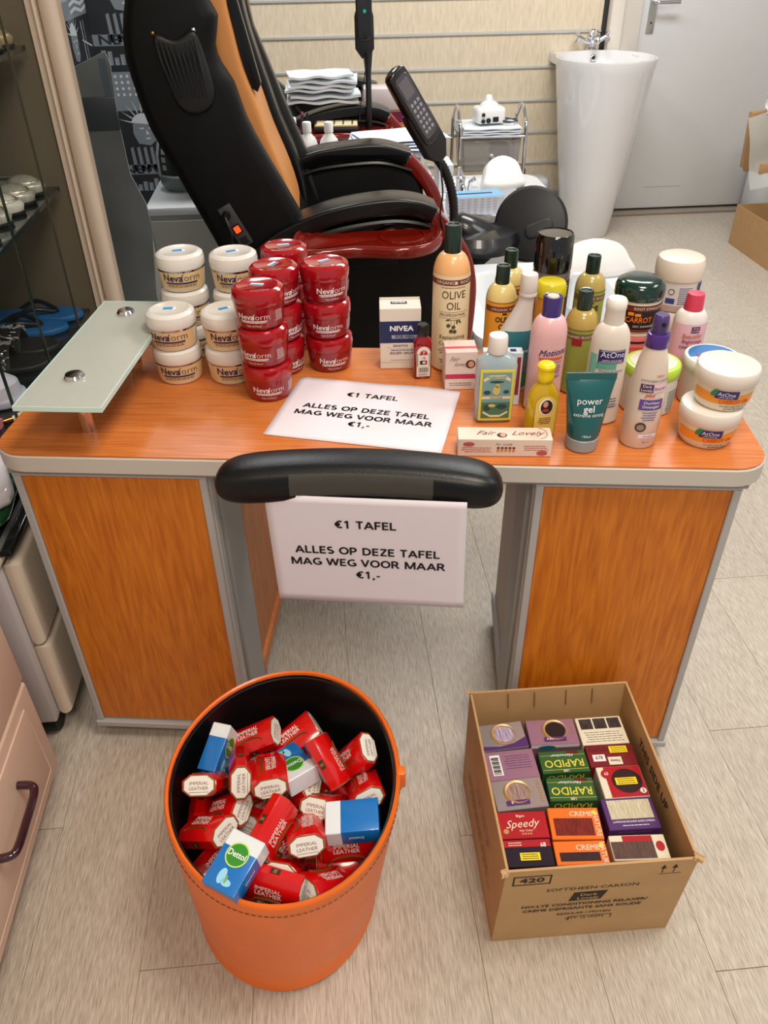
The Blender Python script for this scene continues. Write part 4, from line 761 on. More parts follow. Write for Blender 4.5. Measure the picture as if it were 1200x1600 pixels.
# --- bottle helper
def arcs(rb, hb, sh, rn, n=6, foot=.004, sx=1, sy=1, e=2):
    S = [(0, (rb - foot) * sx, (rb - foot) * sy, 0, 0, e), (foot, rb * sx, rb * sy, 0, 0, e)]
    for k in range(n + 1):
        a = pi / 2 * k / n; S.append((hb - sh + sh * math.sin(a), (rn + (rb - rn) * math.cos(a)) * (sx + (1 - sx) * (k / n) ** 3), (rn + (rb - rn) * math.cos(a)) * (sy + (1 - sy) * (k / n) ** 3 if k else sy), 0, 0, e + (2 - e) * k / n))
    return Loft(S)
def bottle(name, label, cat, x, y, rz, L, m, cap, mc, seg=36, group=None):
    t = thing(name, label, cat, (x, y, D + .0005), rad(rz), group); b = part('bottle_body', L.mesh(seg), m, t); c = None
    if cap: c = part('cap', lathe(cap, 28), mc, t)
    return t, b, c
GC = mat((12, 42, 34), .3, 0, .3)
def gcap(z0, r, h): return [(r, z0), (r * 1.02, z0 + .002), (r * 1.0, z0 + h - .003), (r * .93, z0 + h), (r * .7, z0 + h - .0005), (r * .65, z0 + h - .002), (.001, z0 + h - .002)]
BRN = mat((112, 48, 30), .5); OLV = mat((66, 74, 40), .6)
# large olive oil bottle
L = arcs(.033, .216, .040, .012); t, b, c = bottle('conditioner_bottle', 'tallest bottle, cream and amber with dark green cap and olive branch print', 'bottle', .233, 1.357, 0, L, mat((232, 176, 118), .3, 0, .3), gcap(.214, .0145, .048), GC)
l = part('paper_label', L.patch(-1.5, 1.5, .006, .182, .0004, 30), mat((228, 208, 168), .4), b); part('label_band', L.patch(-1.5, 1.5, .166, .176, .0008, 30), BRN, l)
curved(l, L, 'ORGANIC', .0075, -.016, .171, CR, .01); curved(l, L, 'ROOT', .0075, .021, .171, CR, .01); rects(l, L, [(.0005, .0055, .1685, .1735)], CR, 'triangle_mark', .0013)
curved(l, L, 'OLIVE', .0200, 0, .1485, INK, -.004, .82); curved(l, L, 'OIL', .0200, 0, .1285, INK, -.004, .82); rects(l, L, [(-.027, .027, .1175, .1180), (-.027, .027, .1065, .1070)] + lines(-.024, .024, .1625, 1, .003, .001, 3), INK)
curved(l, L, 'PROFESSIONAL', .0072, 0, .1123, INK, 0, 1); curved(l, L, 'Replenishing', .0105, 0, .070, INK, 0, .92); curved(l, L, 'Conditioner', .0105, -.001, .058, INK, 0, .92); rects(l, L, lines(-.026, .024, .048, 3, .004, .0011, 9) + lines(-.026, .024, .026, 2, .004, .0012, 11), INK)
def blob(par, Lf, cx, cz, r, m, e=.0012, sx=1, name='olive_print', rot=0):
    bm = bmesh.new(); bm.faces.new([bm.verts.new(Lf.wrap(cx + r * sx * math.cos(a) * math.cos(rot) - r * math.sin(a) * math.sin(rot), cz + r * sx * math.cos(a) * math.sin(rot) + r * math.sin(a) * math.cos(rot), e)) for a in [2 * pi * k / 14 for k in range(14)]]); part(name, fin(bm, 0), m, par)
for cx, cz in ((-.008, .093), (.001, .090), (-.003, .0825), (.0035, .0815)): blob(l, L, cx, cz, .0036, OLV)
for cx, cz, a in ((-.009, .1035, .2), (.012, .100, -.9), (.007, .0995, -1.4)): blob(l, L, cx, cz, .0016, OLV, .0012, 2.6, 'leaf_print', a)
rects(l, L, [(-.012, .014, .1030, .1038), (-.0035, -.0028, .093, .103), (.002, .0027, .09, .103)], OLV, 'branch_print')
# small olive oil bottles
def olive(label, x, y, rz, mb, ml, mband, word=True, r=.028):
    L = arcs(r, .150, .032, .010); t, b, c = bottle('hair_oil_bottle', label, 'bottle', x, y, rz, L, mb, gcap(.148, .0125, .034), GC, group='small dark-capped oil bottles')
    l = part('paper_label', L.patch(-1.4, 1.4, .006, .122, .0004, 26), ml, b); part('label_band', L.patch(-1.4, 1.4, .104, .1145, .0008, 26), mband, l); rects(l, L, [(-.033, .033, .1205, .1215)], BRN); curved(l, L, 'ORGANIC ROOT', .0068, .001, .109, CR, .0)
    if word: curved(l, L, 'OLIVE', .0135, -.001, .090, INK, .03, .86); curved(l, L, 'OIL', .0135, -.001, .0765, INK, .03, .86); rects(l, L, [(-.004, .004, .099, .1025)] + lines(-.02, .02, .066, 3, .004, .0012), INK)
    return t, l, L
AMB = mat((212, 180, 96), .2, 0, .4)
olive('yellow oil bottle with green cap, nearer of two left of the spray can', .329, 1.373, 4, mat((222, 200, 130), .2, 0, .4), mat((224, 154, 46), .4), BRN)
olive('yellow oil bottle with green cap, farther of two left of the spray can', .361, 1.452, 10, mat((222, 200, 130), .2, 0, .4), mat((224, 154, 46), .4), BRN)
olive('olive green oil bottle with dark green cap just right of the black spray can', .504, 1.404, -6, mat((186, 166, 92), .2, 0, .4), mat((150, 160, 70), .4), mat((110, 84, 50), .5))
tt, l, L = olive('olive green oil bottle with dark green cap between the pink lotion and the white bottle', .440, 1.240, -30, mat((178, 152, 78), .2, 0, .4), mat((140, 148, 66), .4), mat((110, 84, 50), .5), False)
part('red_badge', L.patch(-.25, .35, .094, .106, .0012, 8), mat((150, 24, 34), .4), l)
# red bottle with white label
L = Loft([(0, .015, .011, 0, 0, 3), (.003, .0168, .0125, 0, 0, 3), (.066, .0168, .0125, 0, 0, 3), (.074, .0145, .0115, 0, 0, 2.6), (.079, .009, .009), (.085, .008, .008)])
L = Loft([(z, a * 1.08, b * 1.1, *r) for z, a, b, *r in L.S]) if False else L
t, b, c = bottle('tonic_bottle', 'small red flat bottle with black cap in front of the navy box', 'bottle', .178, 1.317, 2, L, mat((140, 8, 22), .08, 0, .7), [(.0105, .082), (.011, .084), (.0108, .099), (.009, .102), (.001, .102)], BLACK)
l = part('paper_label', prism([(-.0125, .006), (.0125, .006), (.0125, .052)] + [(.0125 * math.cos(a), .052 + .012 * math.sin(a)) for a in [pi * k / 10 for k in range(1, 10)]] + [(-.0125, .052)], -.0139, -.0128), CR, b)
frects(l, [], mat((180, 24, 34), .5), face(0, -.0142), 'red_dome', [[(.0075 * math.cos(pi * k / 12), .0485 + .009 * math.sin(pi * k / 12)) for k in range(13)]]); frects(l, [(-.0065, .0065, .030, .0375)], INK, face(0, -.0142)); frects(l, [(.0, .0065, .030, .0375)], mat((180, 24, 34), .5), face(0, -.0145), 'red_square'); frects(l, [(-.002, .003, .0325, .0355)], WHITE, face(0, -.0148), 'white_square')
frects(l, [(-.0085 + .0018 * k, -.0085 + .0018 * k + (.0006 + .0005 * (k % 2)), .0145, .024) for k in range(10)] + lines(-.009, .009, .0115, 2, .0022, .0007), INK, face(0, -.0142), 'barcode'); flat(l, '7', .008, (0, -.0147, .0525), (pi / 2, 0, 0), WHITE, .02); frects(l, [(-.0115, -.0102, .026, .052), (.0102, .0115, .026, .052)], mat((30, 110, 60), .5), face(0, -.0142), 'green_border'); flat(l, '14', .006, (0, -.0147, .0425), (pi / 2, 0, 0), INK, .01)
# clear cologne bottle
L = Loft([(0, .028, .015, 0, 0, 4), (.003, .031, .018, 0, 0, 4), (.100, .0335, .0195, 0, 0, 4), (.110, .031, .018, 0, 0, 3), (.117, .020, .014, 0, 0, 2.4), (.121, .0125, .0125)])
CLR = mat((176, 196, 204), .04, 0, .6, alpha=.62)
t, b, c = bottle('cologne_bottle', 'clear flat bottle with white cap and ornate yellow-bordered label', 'bottle', .277, 1.153, -4, L, CLR, [(.0155, .1205), (.016, .122), (.0155, .146), (.0145, .149), (.013, .1485), (.012, .147), (.001, .147)], mat((232, 226, 218), .35))
YL = mat((226, 208, 60), .45); l = part('paper_label', box(-.0275, .0275, -.0205, -.0198, .006, .098, .0002, 1), YL, b); Y = -.0208
frects(l, [(-.0235, .0235, .0105, .0935)], mat((120, 160, 160), .5), face(0, Y), 'picture_field'); frects(l, [(-.0235, .0235, .0105, .040)], mat((70, 120, 96), .5), face(0, Y - .0002), 'fountain_scene'); 
for sp_ in [[(-.0225, .082), (-.012, .089), (.012, .089), (.0225, .082), (.021, .077), (.011, .083), (-.011, .083), (-.021, .077)], [(-.0235, .046), (.0235, .046), (.0235, .051), (-.0235, .051)], [(-.020, .024), (-.008, .0165), (.008, .0165), (.020, .024), (.021, .0205), (.008, .0125), (-.008, .0125), (-.021, .0205)]]: frects(l, [], mat((222, 214, 176), .5), face(0, Y - .0004), 'scroll_print', [sp_])
frects(l, [], mat((40, 74, 66), .5), face(0, Y - .0004), 'foliage_print', [ell(0, .077, .012, .0022, 12), ell(-.015, .058, .006, .004, 10), ell(.016, .059, .005, .0035, 10), ell(.010, .032, .009, .005, 12), ell(-.014, .030, .006, .006, 12)]); frects(l, [], mat((206, 190, 110), .5), face(0, Y - .0006), 'figure_print', [ell(0, .062, .006, .009, 14), ell(.001, .070, .004, .004, 12), ell(-.006, .034, .006, .003, 12)])
flat(l, 'FLORIDA WATER', .0042, (0, Y - .0009, .0855), (pi / 2, 0, 0), mat((70, 50, 30), .5), .01, .9); flat(l, 'COLOGNE', .0042, (0, Y - .0009, .0485), (pi / 2, 0, 0), mat((70, 50, 30), .5), .01, 1)
# almond oil bottle
L = Loft([(0, .022, .013, 0, 0, 3), (.003, .0255, .0155, 0, 0, 3), (.060, .0265, .0165, 0, 0, 2.6), (.076, .0235, .0155), (.088, .017, .0135), (.095, .0105, .0105), (.098, .010, .010)])
t, b, c = bottle('hair_oil_bottle', 'yellow hair oil bottle with yellow cap and portrait of a dark-haired woman', 'bottle', .342, 1.094, 4, L, mat((196, 158, 10), .08, 0, .6), [(.0115, .096), (.013, .098), (.0135, .104), (.0125, .116), (.0125, .117), (.0142, .118), (.0142, .122), (.011, .1255), (.001, .126)], mat((240, 206, 10), .3))
l = part('paper_label', prism([(-.017, .006), (.017, .006), (.017, .062)] + [(.017 * math.cos(a), .062 + .014 * math.sin(a)) for a in [pi * k / 10 for k in range(1, 10)]] + [(-.017, .062)], -.0182, -.0172), mat((226, 190, 92), .4), b); Y = -.0186
frects(l, [], mat((240, 228, 208), .5), face(0, Y), 'oval_frame', [ell(0, .059, .0115, .015, 20)]); frects(l, [], mat((22, 12, 12), .5), face(0, Y - .0002), 'hair_print', [ell(.001, .058, .0098, .0125, 18)]); frects(l, [], mat((206, 142, 106), .5), face(0, Y - .0004), 'face_print', [ell(-.001, .063, .0042, .0055, 14)]); frects(l, [], mat((170, 40, 40), .5), face(0, Y - .0004), 'dress_print', [[(-.007, .050), (.006, .050), (.003, .055), (-.004, .055)]]); frects(l, lines(-.011, .012, .039, 4, .0032, .0016, 12, .3), mat((120, 60, 20), .5), face(0, Y)); flat(l, 'Dabur', .0085, (.0, Y - .0003, .013), (pi / 2, 0, 0), mat((80, 30, 16), .5), .01, 1, shear=.4)
# power gel tube
L = Loft([(.021, .0245, .0245), (.03, .0265, .0245), (.06, .030, .0195), (.095, .0345, .011), (.115, .0375, .004), (.118, .038, .0012), (.128, .038, .0010)])
TL = mat((18, 88, 90), .3, 0, .35); t, b, c = bottle('gel_tube', 'dark teal gel tube standing on its clear cap, flat crimped top', 'tube', .399, 1.049, -6, L, TL, [(.022, 0), (.025, .002), (.026, .021), (.0245, .022)], mat((170, 178, 182), .15, alpha=.75))
part('crimp', box(-.038, .038, -.0016, .0016, .1175, .1285, .0003, 1), TL, b); frects(b, [(-.004, .005, .0985, .106)], mat((214, 50, 40), .5), face(0, -.0105) @ Matrix.Rotation(rad(-12), 4, 'X'), 'red_square')
curved(b, L, 'power', .0150, .0005, .0865, WHITE, 0, 1); curved(b, L, 'gel', .0150, .0005, .0745, WHITE, .012, 1); curved(b, L, 'extreme strong', .0080, .001, .0650, WHITE, .005, .98); curved(b, L, '150ml', .0055, 0, .031, WHITE, 0)
part('cap_spout', lathe([(.008, .0), (.008, .012), (.006, .014)], 16), mat((190, 196, 200), .2), c, (0, 0, .002))
# white bottle with purple badge
L = arcs(.0290, .172, .036, .012, sx=1.05, sy=.85); t, b, c = bottle('moisturiser_bottle', 'white bottle with white flip cap, purple badge and teal streaks, behind the teal tube', 'bottle', .452, 1.131, -6, L, mat((220, 209, 197), .35, 0, .2), [(.0155, .170), (.016, .172), (.0150, .193), (.0160, .195), (.0160, .206), (.0135, .210), (.012, .209), (.001, .209)], mat((236, 230, 220), .35))
PU = mat((52, 40, 112), .45); l = part('badge', L.patch(-.72, .72, .112, .134, .0006, 16), PU, b); rects(l, L, [(-.019, .0195, .1135, .1142), (-.019, .0195, .1320, .1327)], WHITE); curved(l, L, 'AtOne', .0135, .001, .1265, WHITE, 0, 1, e=.0013); curved(l, L, 'WITH NATURE', .0046, .001, .1167, WHITE, 0, 1, e=.0013)
part('leaf_print', L.patch(-.9, .3, .102, .112, .0006, 10), mat((96, 170, 150), .5), b); curved(b, L, 'Protein & Vitamin', .0055, .003, .0985, PU); curved(b, L, 'HAIR & SCALP', .0055, .006, .035, PU); rects(b, L, lines(-.015, .022, .05, 4, .005, .0016, 3), PU); part('teal_streak', L.patch(-1.3, -.8, .06, .125, .0006, 6), mat((120, 190, 176), .5), b)
# pink lotion
L = arcs(.0300, .168, .034, .013, sx=1, sy=.85); t, b, c = bottle('lotion_bottle', 'pale pink lotion bottle with dark purple cap', 'bottle', .366, 1.180, 2, L, mat((228, 180, 184), .3, 0, .2), [(.0155, .166), (.0155, .197), (.0145, .199), (.0125, .1985), (.012, .197), (.001, .197)], mat((56, 40, 112), .3, 0, .3)); part('cap_top', lathe([(.010, .1975), (.009, .1995), (.001, .1995)], 20), mat((216, 190, 170), .5), c)
curved(b, L, 'Motions', .0150, .002, .112, PU, .012, .95, shear=.35, slant=.06); rects(b, L, [(-.020, .022, .0995, .1035)], mat((222, 100, 40), .4), 'orange_swoosh'); curved(b, L, 'HAIR LOTION', .0052, .004, .0945, PU, 0); rects(b, L, lines(-.018, .022, .089, 4, .004, .0014, 3), PU); curved(b, L, 'hair', .010, .012, .070, PU, 0)
# sleek grey conditioner bottle
S = [(0, .027, .016, 0, 0, 3), (.003, .030, .018, 0, 0, 3)]
for k in range(13):
    f = k / 12; s_ = f * f * (3 - 2 * f); S.append((.085 + .090 * f, .030 - .0175 * s_, .018 - .006 * s_, .006 + .014 * f - .006 * (1 - s_), 0, 3 - s_))
S[2:2] = [(.05, .031, .018, 0, 0, 3)]
L = Loft(S); t, b, c = bottle('conditioner_bottle', 'pale grey curved-neck bottle with white cap and teal label, behind the clear lotion bottle', 'bottle', .325, 1.253, -2, L, mat((206, 196, 190), .35, 0, .2), None, None)
part('cap', lathe([(.0135, .177), (.0145, .179), (.0142, .206), (.013, .209), (.001, .2092)], 24), mat((222, 212, 206), .35), t, (.020, 0, 0)); part('collar', lathe([(.0148, .173), (.0152, .177), (.014, .179)], 24), mat((206, 196, 190), .35), t, (.020, 0, 0))
l = part('paper_label', L.patch(-.9, 1.2, .010, .115, .0006, 16), mat((44, 110, 124), .4), b); rects(l, L, lines(.0, .026, .062, 6, .004, .0014, 3), mat((190, 80, 60), .5)); curved(l, L, 'INTENSIVE', .0065, .010, .078, WHITE, .01); part('green_field', L.patch(.0, 1.15, .012, .036, .0010, 8), mat((50, 120, 60), .5), l)
# yellow lidded bottle and black spray can
L = arcs(.0240, .165, .006, .022); t, b, c = bottle('styling_bottle', 'amber bottle with wide yellow lid wedged behind the pink lotion', 'bottle', .388, 1.268, 0, L, mat((224, 150, 20), .2, 0, .3), [(.0255, .165), (.026, .167), (.0245, .186), (.022, .189), (.001, .19)], mat((206, 190, 20), .25, 0, .3)); part('orange_patch', L.patch(-.8, .6, .13, .16, .0006, 10), mat((232, 130, 20), .4), b)
L = Loft([(0, .031, .031), (.003, .0325, .0325), (.176, .0325, .0325), (.186, .029, .029), (.19, .027, .027)]); t, b, c = bottle('spray_can', 'grey spray can with tall glossy black cap, tallest at the back of the desk', 'spray can', .411, 1.352, 0, L, mat((120, 108, 112), .3, .4), [(.0328, .180), (.0333, .183), (.0325, .236), (.031, .241), (.0295, .2425), (.0285, .241), (.001, .2412)], mat((10, 10, 11), .12, 0, .6))
part('dark_label', L.patch(-.9, 1.3, .03, .165, .0006, 18), mat((26, 24, 28), .3), b); curved(b, L, 'MORE', .0135, .012, .150, WHITE, .01, .75, shear=.2, e=.0015); rects(b, L, [(-.018, .001, .1465, .150)], mat((176, 160, 164), .4), 'pale_swoosh', .0013)
# stacked jars right
def tub(name, label, x, y, z, rz, LB, mb, LL, ml, group=None):
    t = thing(name, label, 'jar', (x, y, D + .0005 + z), rad(rz), group); b = part('jar_body', LB.mesh(40), mb, t); d = part('lid', LL.mesh(40), ml, t); return t, b, d
LB = Loft([(0, .037, .037), (.003, .0395, .0395), (.012, .042, .042), (.040, .0455, .0455)]); LL_ = Loft([(.0405, .0465, .0465), (.042, .0475, .0475), (.060, .0472, .0472), (.0625, .0455, .0455), (.0628, .044, .044), (.0628, .001, .001)])
for k in (0, 1):
    t, b, d = tub('carrot_oil_jar', ['lower', 'upper'][k] + ' white and orange carrot oil jar of the stack at the right front corner', .603 + .014 * k, 1.053 + .006 * k, .0640 * k, -4 - 2 * k, LB, mat((224, 210, 182), .35, 0, .2), LL_, mat((222, 213, 203), .35, 0, .2), 'carrot oil jars')
    l = part('orange_band', LB.patch(-1.5, .95, .014, .030, .0005, 26), mat((240, 150, 46), .4), b); q = part('badge', LB.patch(-.62, .16, .0235, .0375, .0010, 12), PU, l); curved(q, LB, 'AtOne', .0092, -.0105, .0315, WHITE, .0, 1, e=.0016); curved(q, LB, 'WITH NATURE', .0030, -.0105, .0262, WHITE, 0, 1, e=.0016)
    blob(l, LB, -.0285, .0325, .0042, mat((30, 130, 90), .5), .0014, 1.7, 'leaf_print', 1.0); curved(l, LB, 'CARROT OIL', .0086, .004, .0185, mat((214, 70, 20), .5), .02, .95); curved(b, LB, 'Conditioning Hair Creme', .0048, .006, .0105, INK, 0, .9); rects(b, LB, lines(-.014, .026, .006, 1, .003, .0012, 2), INK)
LB = Loft([(0, .041, .041), (.003, .0435, .0435), (.065, .0445, .0445)]); LL_ = Loft([(.0655, .0455, .0455), (.067, .0462, .0462), (.080, .046, .046), (.0835, .044, .044), (.084, .042, .042), (.084, .001, .001)])
t, b, d = tub('hair_food_jar', 'white tub with lime green lid behind the purple-capped spray bottle', .545, 1.165, 0, 0, LB, mat((222, 222, 214), .4), LL_, mat((176, 214, 70), .3, 0, .2)); l = part('paper_label', LB.patch(-1.3, 1.3, .006, .056, .0006, 24), mat((206, 216, 206), .45), b); rects(l, LB, lines(.018, .04, .046, 9, .0045, .0016, 4, .2), INK); blob(l, LB, -.030, .030, .011, mat((40, 60, 50), .5), .0012, .6, 'hair_print', .3)
part('lid_sheet', lathe([(.038, .0843), (.038, .0846), (.001, .0847)], 30), mat((206, 196, 178), .4), d)
LL2 = Loft([(.0655, .0462, .0462), (.067, .047, .047), (.080, .0468, .0468), (.083, .045, .045), (.0832, .043, .043), (.0832, .001, .001)])
t, b, d = tub('gel_tub', 'white tub with blue and red printed lid behind the carrot oil jars', .652, 1.176, 0, 10, LB, mat((226, 218, 206), .4), LL2, mat((230, 226, 222), .35)); 
frects(d, [], mat((20, 110, 180), .4), Matrix.Translation((0, 0, .0836)), 'blue_field', [ell(0, 0, .040, .040, 30, 0, pi), ell(0, 0, .040, .040, 24, pi * 1.06, pi * 1.3)]); frects(d, [], mat((226, 206, 190), .4), Matrix.Translation((0, .0, .0839)), 'white_swoosh', [ell(.006, .004, .026, .010, 20)]); flat(d, 'Lemon', .018, (-.004, .004, .0843), (0, 0, 0), mat((190, 24, 44), .4), .03, 1, shear=.3)
LB = Loft([(0, .039, .039), (.003, .041, .041), (.055, .042, .042)]); LL_ = Loft([(.0555, .043, .043), (.057, .0435, .0435), (.082, .0432, .0432), (.090, .040, .040), (.0925, .034, .034), (.093, .001, .001)])
for k in (0, 1):
    t, b, d = tub('cream_tub', ['lower', 'upper'][k] + ' plain white tub with small blue print of the stack at the back right', .655, 1.372, .0938 * k, -14 + 6 * k, LB, mat((212, 200, 188), .35, 0, .2), LL_, mat((226, 212, 196), .3, 0, .3), 'white cream tubs')
    part('small_label', LB.patch(-.75, .55, .012, .050, .0005, 18), mat((214, 208, 206), .4), b); NBL = mat((50, 66, 130), .5); rects(b, LB, [(-.026, -.010, .016, .026)], NBL, 'blue_block', .0010); rects(b, LB, lines(-.006, .020, .046, 9, .0036, .0014, 5, .1), NBL); blob(b, LB, -.018, .038, .0055, INK, .0011, 1, 'round_mark'); blob(b, LB, -.018, .038, .0042, mat((214, 208, 206), .4), .0016, 1, 'round_mark'); part('blue_patch', LB.patch(.75, 1.25, .030, .052, .0006, 6), NBL, b)
LB = Loft([(0, .038, .038), (.004, .0405, .0405), (.055, .041, .041), (.058, .039, .039)]); LL_ = Loft([(.058, .0425, .0425), (.061, .0432, .0432), (.074, .0432, .0432), (.083, .040, .040), (.0875, .033, .033), (.089, .022, .022), (.0895, .001, .001)])
t, b, d = tub('pomade_tub', 'pink labelled tub right under the dark green lidded jar', .560, 1.308, 0, 0, Loft([(0, .037, .037), (.003, .039, .039), (.078, .0395, .0395), (.079, .037, .037)]), mat((232, 120, 120), .35), Loft([(.0795, .0395, .0395), (.084, .0395, .0395)]), mat((220, 206, 190), .4)); Lp = Loft([(0, .039, .039), (.079, .0395, .0395)]); rects(b, Lp, [(-.03, .03, .066, .070)], INK, 'dark_stripe'); curved(b, Lp, 'AMERICAN', .0075, .002, .056, mat((190, 30, 40), .5), .01); curved(b, Lp, 'ELEGANCE', .0065, .002, .046, mat((190, 30, 40), .5), .0)
t, b, d = tub('carrot_creme_jar', 'black labelled jar with domed dark green lid standing on the pink tub', .560, 1.308, .0845, 2, LB, mat((214, 200, 176), .35), LL_, mat((8, 44, 36), .14, 0, .5)); l = part('paper_label', LB.patch(-1.5, 1.5, .004, .052, .0006, 28), mat((24, 18, 18), .4), b); part('label_band', LB.patch(-1.5, 1.5, .042, .051, .0010, 28), mat((110, 30, 26), .4), l); curved(l, LB, 'ROOT STIMULATOR', .0065, .008, .0465, CR, .01, e=.0015); curved(l, LB, 'CARROT OIL', .0135, .0, .026, mat((236, 110, 30), .4), .015, .85, e=.0014); curved(l, LB, 'DRY, DAMAGED HAIR', .0050, .006, .0145, CR, 0, e=.0014); rects(l, LB, [(-.03, -.02, .034, .040), (-.018, -.008, .033, .038)], mat((232, 140, 40), .4), 'carrot_print', .0014); rects(l, LB, [(-.03, .03, .006, .0075)], mat((200, 40, 44), .4))
# purple spray bottle
L = Loft([(0, .0260, .0230), (.004, .0285, .0250), (.06, .0290, .0255), (.11, .0270, .0240), (.145, .0215, .0200), (.163, .0165, .0165), (.168, .0155, .0155)])
t, b, c = bottle('spray_bottle', 'cream spray bottle with purple pump collar at the desk front', 'spray bottle', .492, 1.053, -2, L, mat((220, 204, 190), .3, .1, .3), [(.0170, .166), (.0175, .168), (.0165, .184), (.0155, .186), (.012, .187)], mat((70, 36, 120), .3, 0, .3)); VI = mat((96, 70, 150), .45)
h = part('pump_head', lathe([(.0115, .186), (.0125, .188), (.0115, .207), (.0105, .213), (.009, .2145), (.001, .2145)], 24), mat((76, 58, 116), .25, alpha=.9), t); part('nozzle', lathe([(.003, 0), (.003, .003)], 10), BLACK, h, (0, -.0115, .203), (pi / 2, 0, 0))
curved(b, L, 'SOFTSHEEN-CARSON', .0050, .002, .118, mat((90, 60, 60), .5), 0, .95); curved(b, L, 'NEW!', .0050, .008, .1255, mat((206, 80, 50), .5), .01); q = part('badge', L.patch(-.75, -.02, .0995, .1130, .0008, 8), mat((80, 40, 90), .5), b); curved(q, L, 'Dark', .0062, -.0102, .1097, CR, .01, e=.0016); curved(q, L, 'Lovely', .0062, -.0102, .1035, CR, .01, e=.0016); q = part('pink_badge', L.patch(.0, .75, .0995, .1130, .0008, 8), mat((222, 190, 206), .5), b); curved(q, L, 'Beautiful', .0062, .0105, .106, mat((120, 40, 70), .5), 0, .9, e=.0016); curved(b, L, 'plus', .009, -.004, .0950, mat((206, 40, 60), .5), .02, shear=.4)
q = part('violet_panel', L.patch(-.62, .72, .070, .0875, .0008, 12), VI, b); curved(q, L, 'Ouchless', .0065, .001, .0825, WHITE, .01, e=.0016); curved(q, L, 'Detangler', .0065, .001, .0760, WHITE, .01, e=.0016); rects(b, L, lines(-.012, .014, .066, 4, .0042, .0015, 4, .5), VI); blob(b, L, -.009, .040, .0085, mat((70, 56, 60), .4), .0012, 1, 'seal_print'); blob(b, L, -.009, .040, .0055, mat((150, 130, 120), .4), .0018, 1, 'seal_print'); q = part('lower_panel', L.patch(-.35, .72, .0205, .0275, .0008, 10), mat((236, 216, 226), .5), b); curved(q, L, 'detangling', .0040, .005, .024, VI, 0, e=.0015); curved(b, L, '250 ml', .0042, .003, .013, VI, 0)
# bottle with pink cap
L = arcs(.0290, .128, .022, .014, sx=1, sy=.85); t, b, c = bottle('conditioner_bottle', 'white bottle with raspberry pink cap in front of the white tub stack', 'bottle', .645, 1.268, -4, L, mat((226, 218, 214), .35, 0, .2), [(.0150, .126), (.0165, .128), (.0150, .152), (.0140, .156), (.001, .157)], mat((206, 56, 84), .3, 0, .3))
l = part('paper_label', L.patch(-1.3, 1.3, .012, .108, .0006, 24), mat((222, 176, 190), .45), b); q = part('badge', L.patch(-.15, .35, .093, .1045, .0010, 6), mat((100, 40, 90), .5), l); curved(q, L, 'Dark', .0045, .003, .1015, CR, .01, e=.0018); curved(q, L, 'Lovely', .0045, .003, .0970, CR, .01, e=.0018); curved(l, L, 'Beautiful', .0115, -.001, .0865, mat((190, 120, 60), .4), .01, .85, e=.0014, shear=.2); curved(l, L, 'Beginnings', .0100, .001, .0770, mat((150, 50, 90), .4), .01, .85, e=.0014, shear=.2); curved(l, L, 'CONDITIONER', .0070, .0, .0660, PU, .02, .8, e=.0014); curved(l, L, 'Shine', .0070, .0, .0560, PU, .01, 1, e=.0014)

# ================================================================ ORANGE BIN WITH SOAPS
bn = thing('waste_bin', 'orange leather-look bin with black lining and stitched seam, full of soap bars', 'bin', (-.104, .767, 0))
def binring(z, e, extra=0): f = .855 + .145 * z / .33; return [((.184 * f + e) * math.cos(a) - .020 * (1 - z / .33), (.215 * f + e) * math.sin(a), z + extra + (.006 * math.sin(2 * a + .6) if z > .3 else 0)) for a in [2 * pi * k / 64 for k in range(64)]]
def binshell(rings, cap0=False, cap1=False):
    bm = bmesh.new(); R = [[bm.verts.new(p) for p in r] for r in rings]
    for P, Q in zip(R, R[1:]):
        for k in range(64): bm.faces.new((P[k], P[(k + 1) % 64], Q[(k + 1) % 64], Q[k]))
    if cap0: bm.faces.new(R[0])
    if cap1: bm.faces.new(R[-1])
    return fin(bm, 50)
ORG = mat((234, 110, 24), .42, 0, .1, noise=.06, nscale=14, bump=.12)
part('bin_shell', binshell([binring(0, -.006), binring(.004, -.001), binring(.012, 0), binring(.014, .0012), binring(.016, 0)] + [binring(z, 0) for z in (.08, .16, .24, .30, .322)] + [binring(.33, -.001), binring(.333, -.004), binring(.331, -.0075), binring(.32, -.008)], True), ORG, bn)
part('lining', binshell([binring(.326, -.0078), binring(.30, -.0085), binring(.2, -.0085), binring(.15, -.0085)], False, True), mat((12, 12, 13), .3, bump=.25, nscale=12), bn)
part('rim_piping', tube([p for p in binring(.322, -.0095)] + [binring(.322, -.0095)[0]], .0022, 6, False), mat((16, 16, 17), .4), bn)
st_bm = bmesh.new(); pts = binring(.306, .0006)
for k in range(64):
    if 34 < k < 63:
        a, b = Vector(pts[k]), Vector(pts[(k + 1) % 64]); tube([a + (b - a) * .1, a + (b - a) * .45], .0006, 4, True, 0, st_bm); tube([a + (b - a) * .6, a + (b - a) * .95], .0006, 4, True, 0, st_bm)
o = part('stitching', fin(st_bm, 0), mat((96, 70, 30), .7), bn); o['kind'] = 'stuff'
sa = rad(-4); sm = [(((.184 * (.855 + .145 * z / .33)) + .002) * math.cos(sa) - .020 * (1 - z / .33), (.215 * (.855 + .145 * z / .33)) * math.sin(sa), z) for z in [.005 + .327 * k / 12 for k in range(13)]]
part('side_seam', tube(sm, .004, 8), ORG, bn); part('seam_tab', box(.176, .190, -.026, -.008, .300, .336, .003), ORG, bn)
sb = bmesh.new()
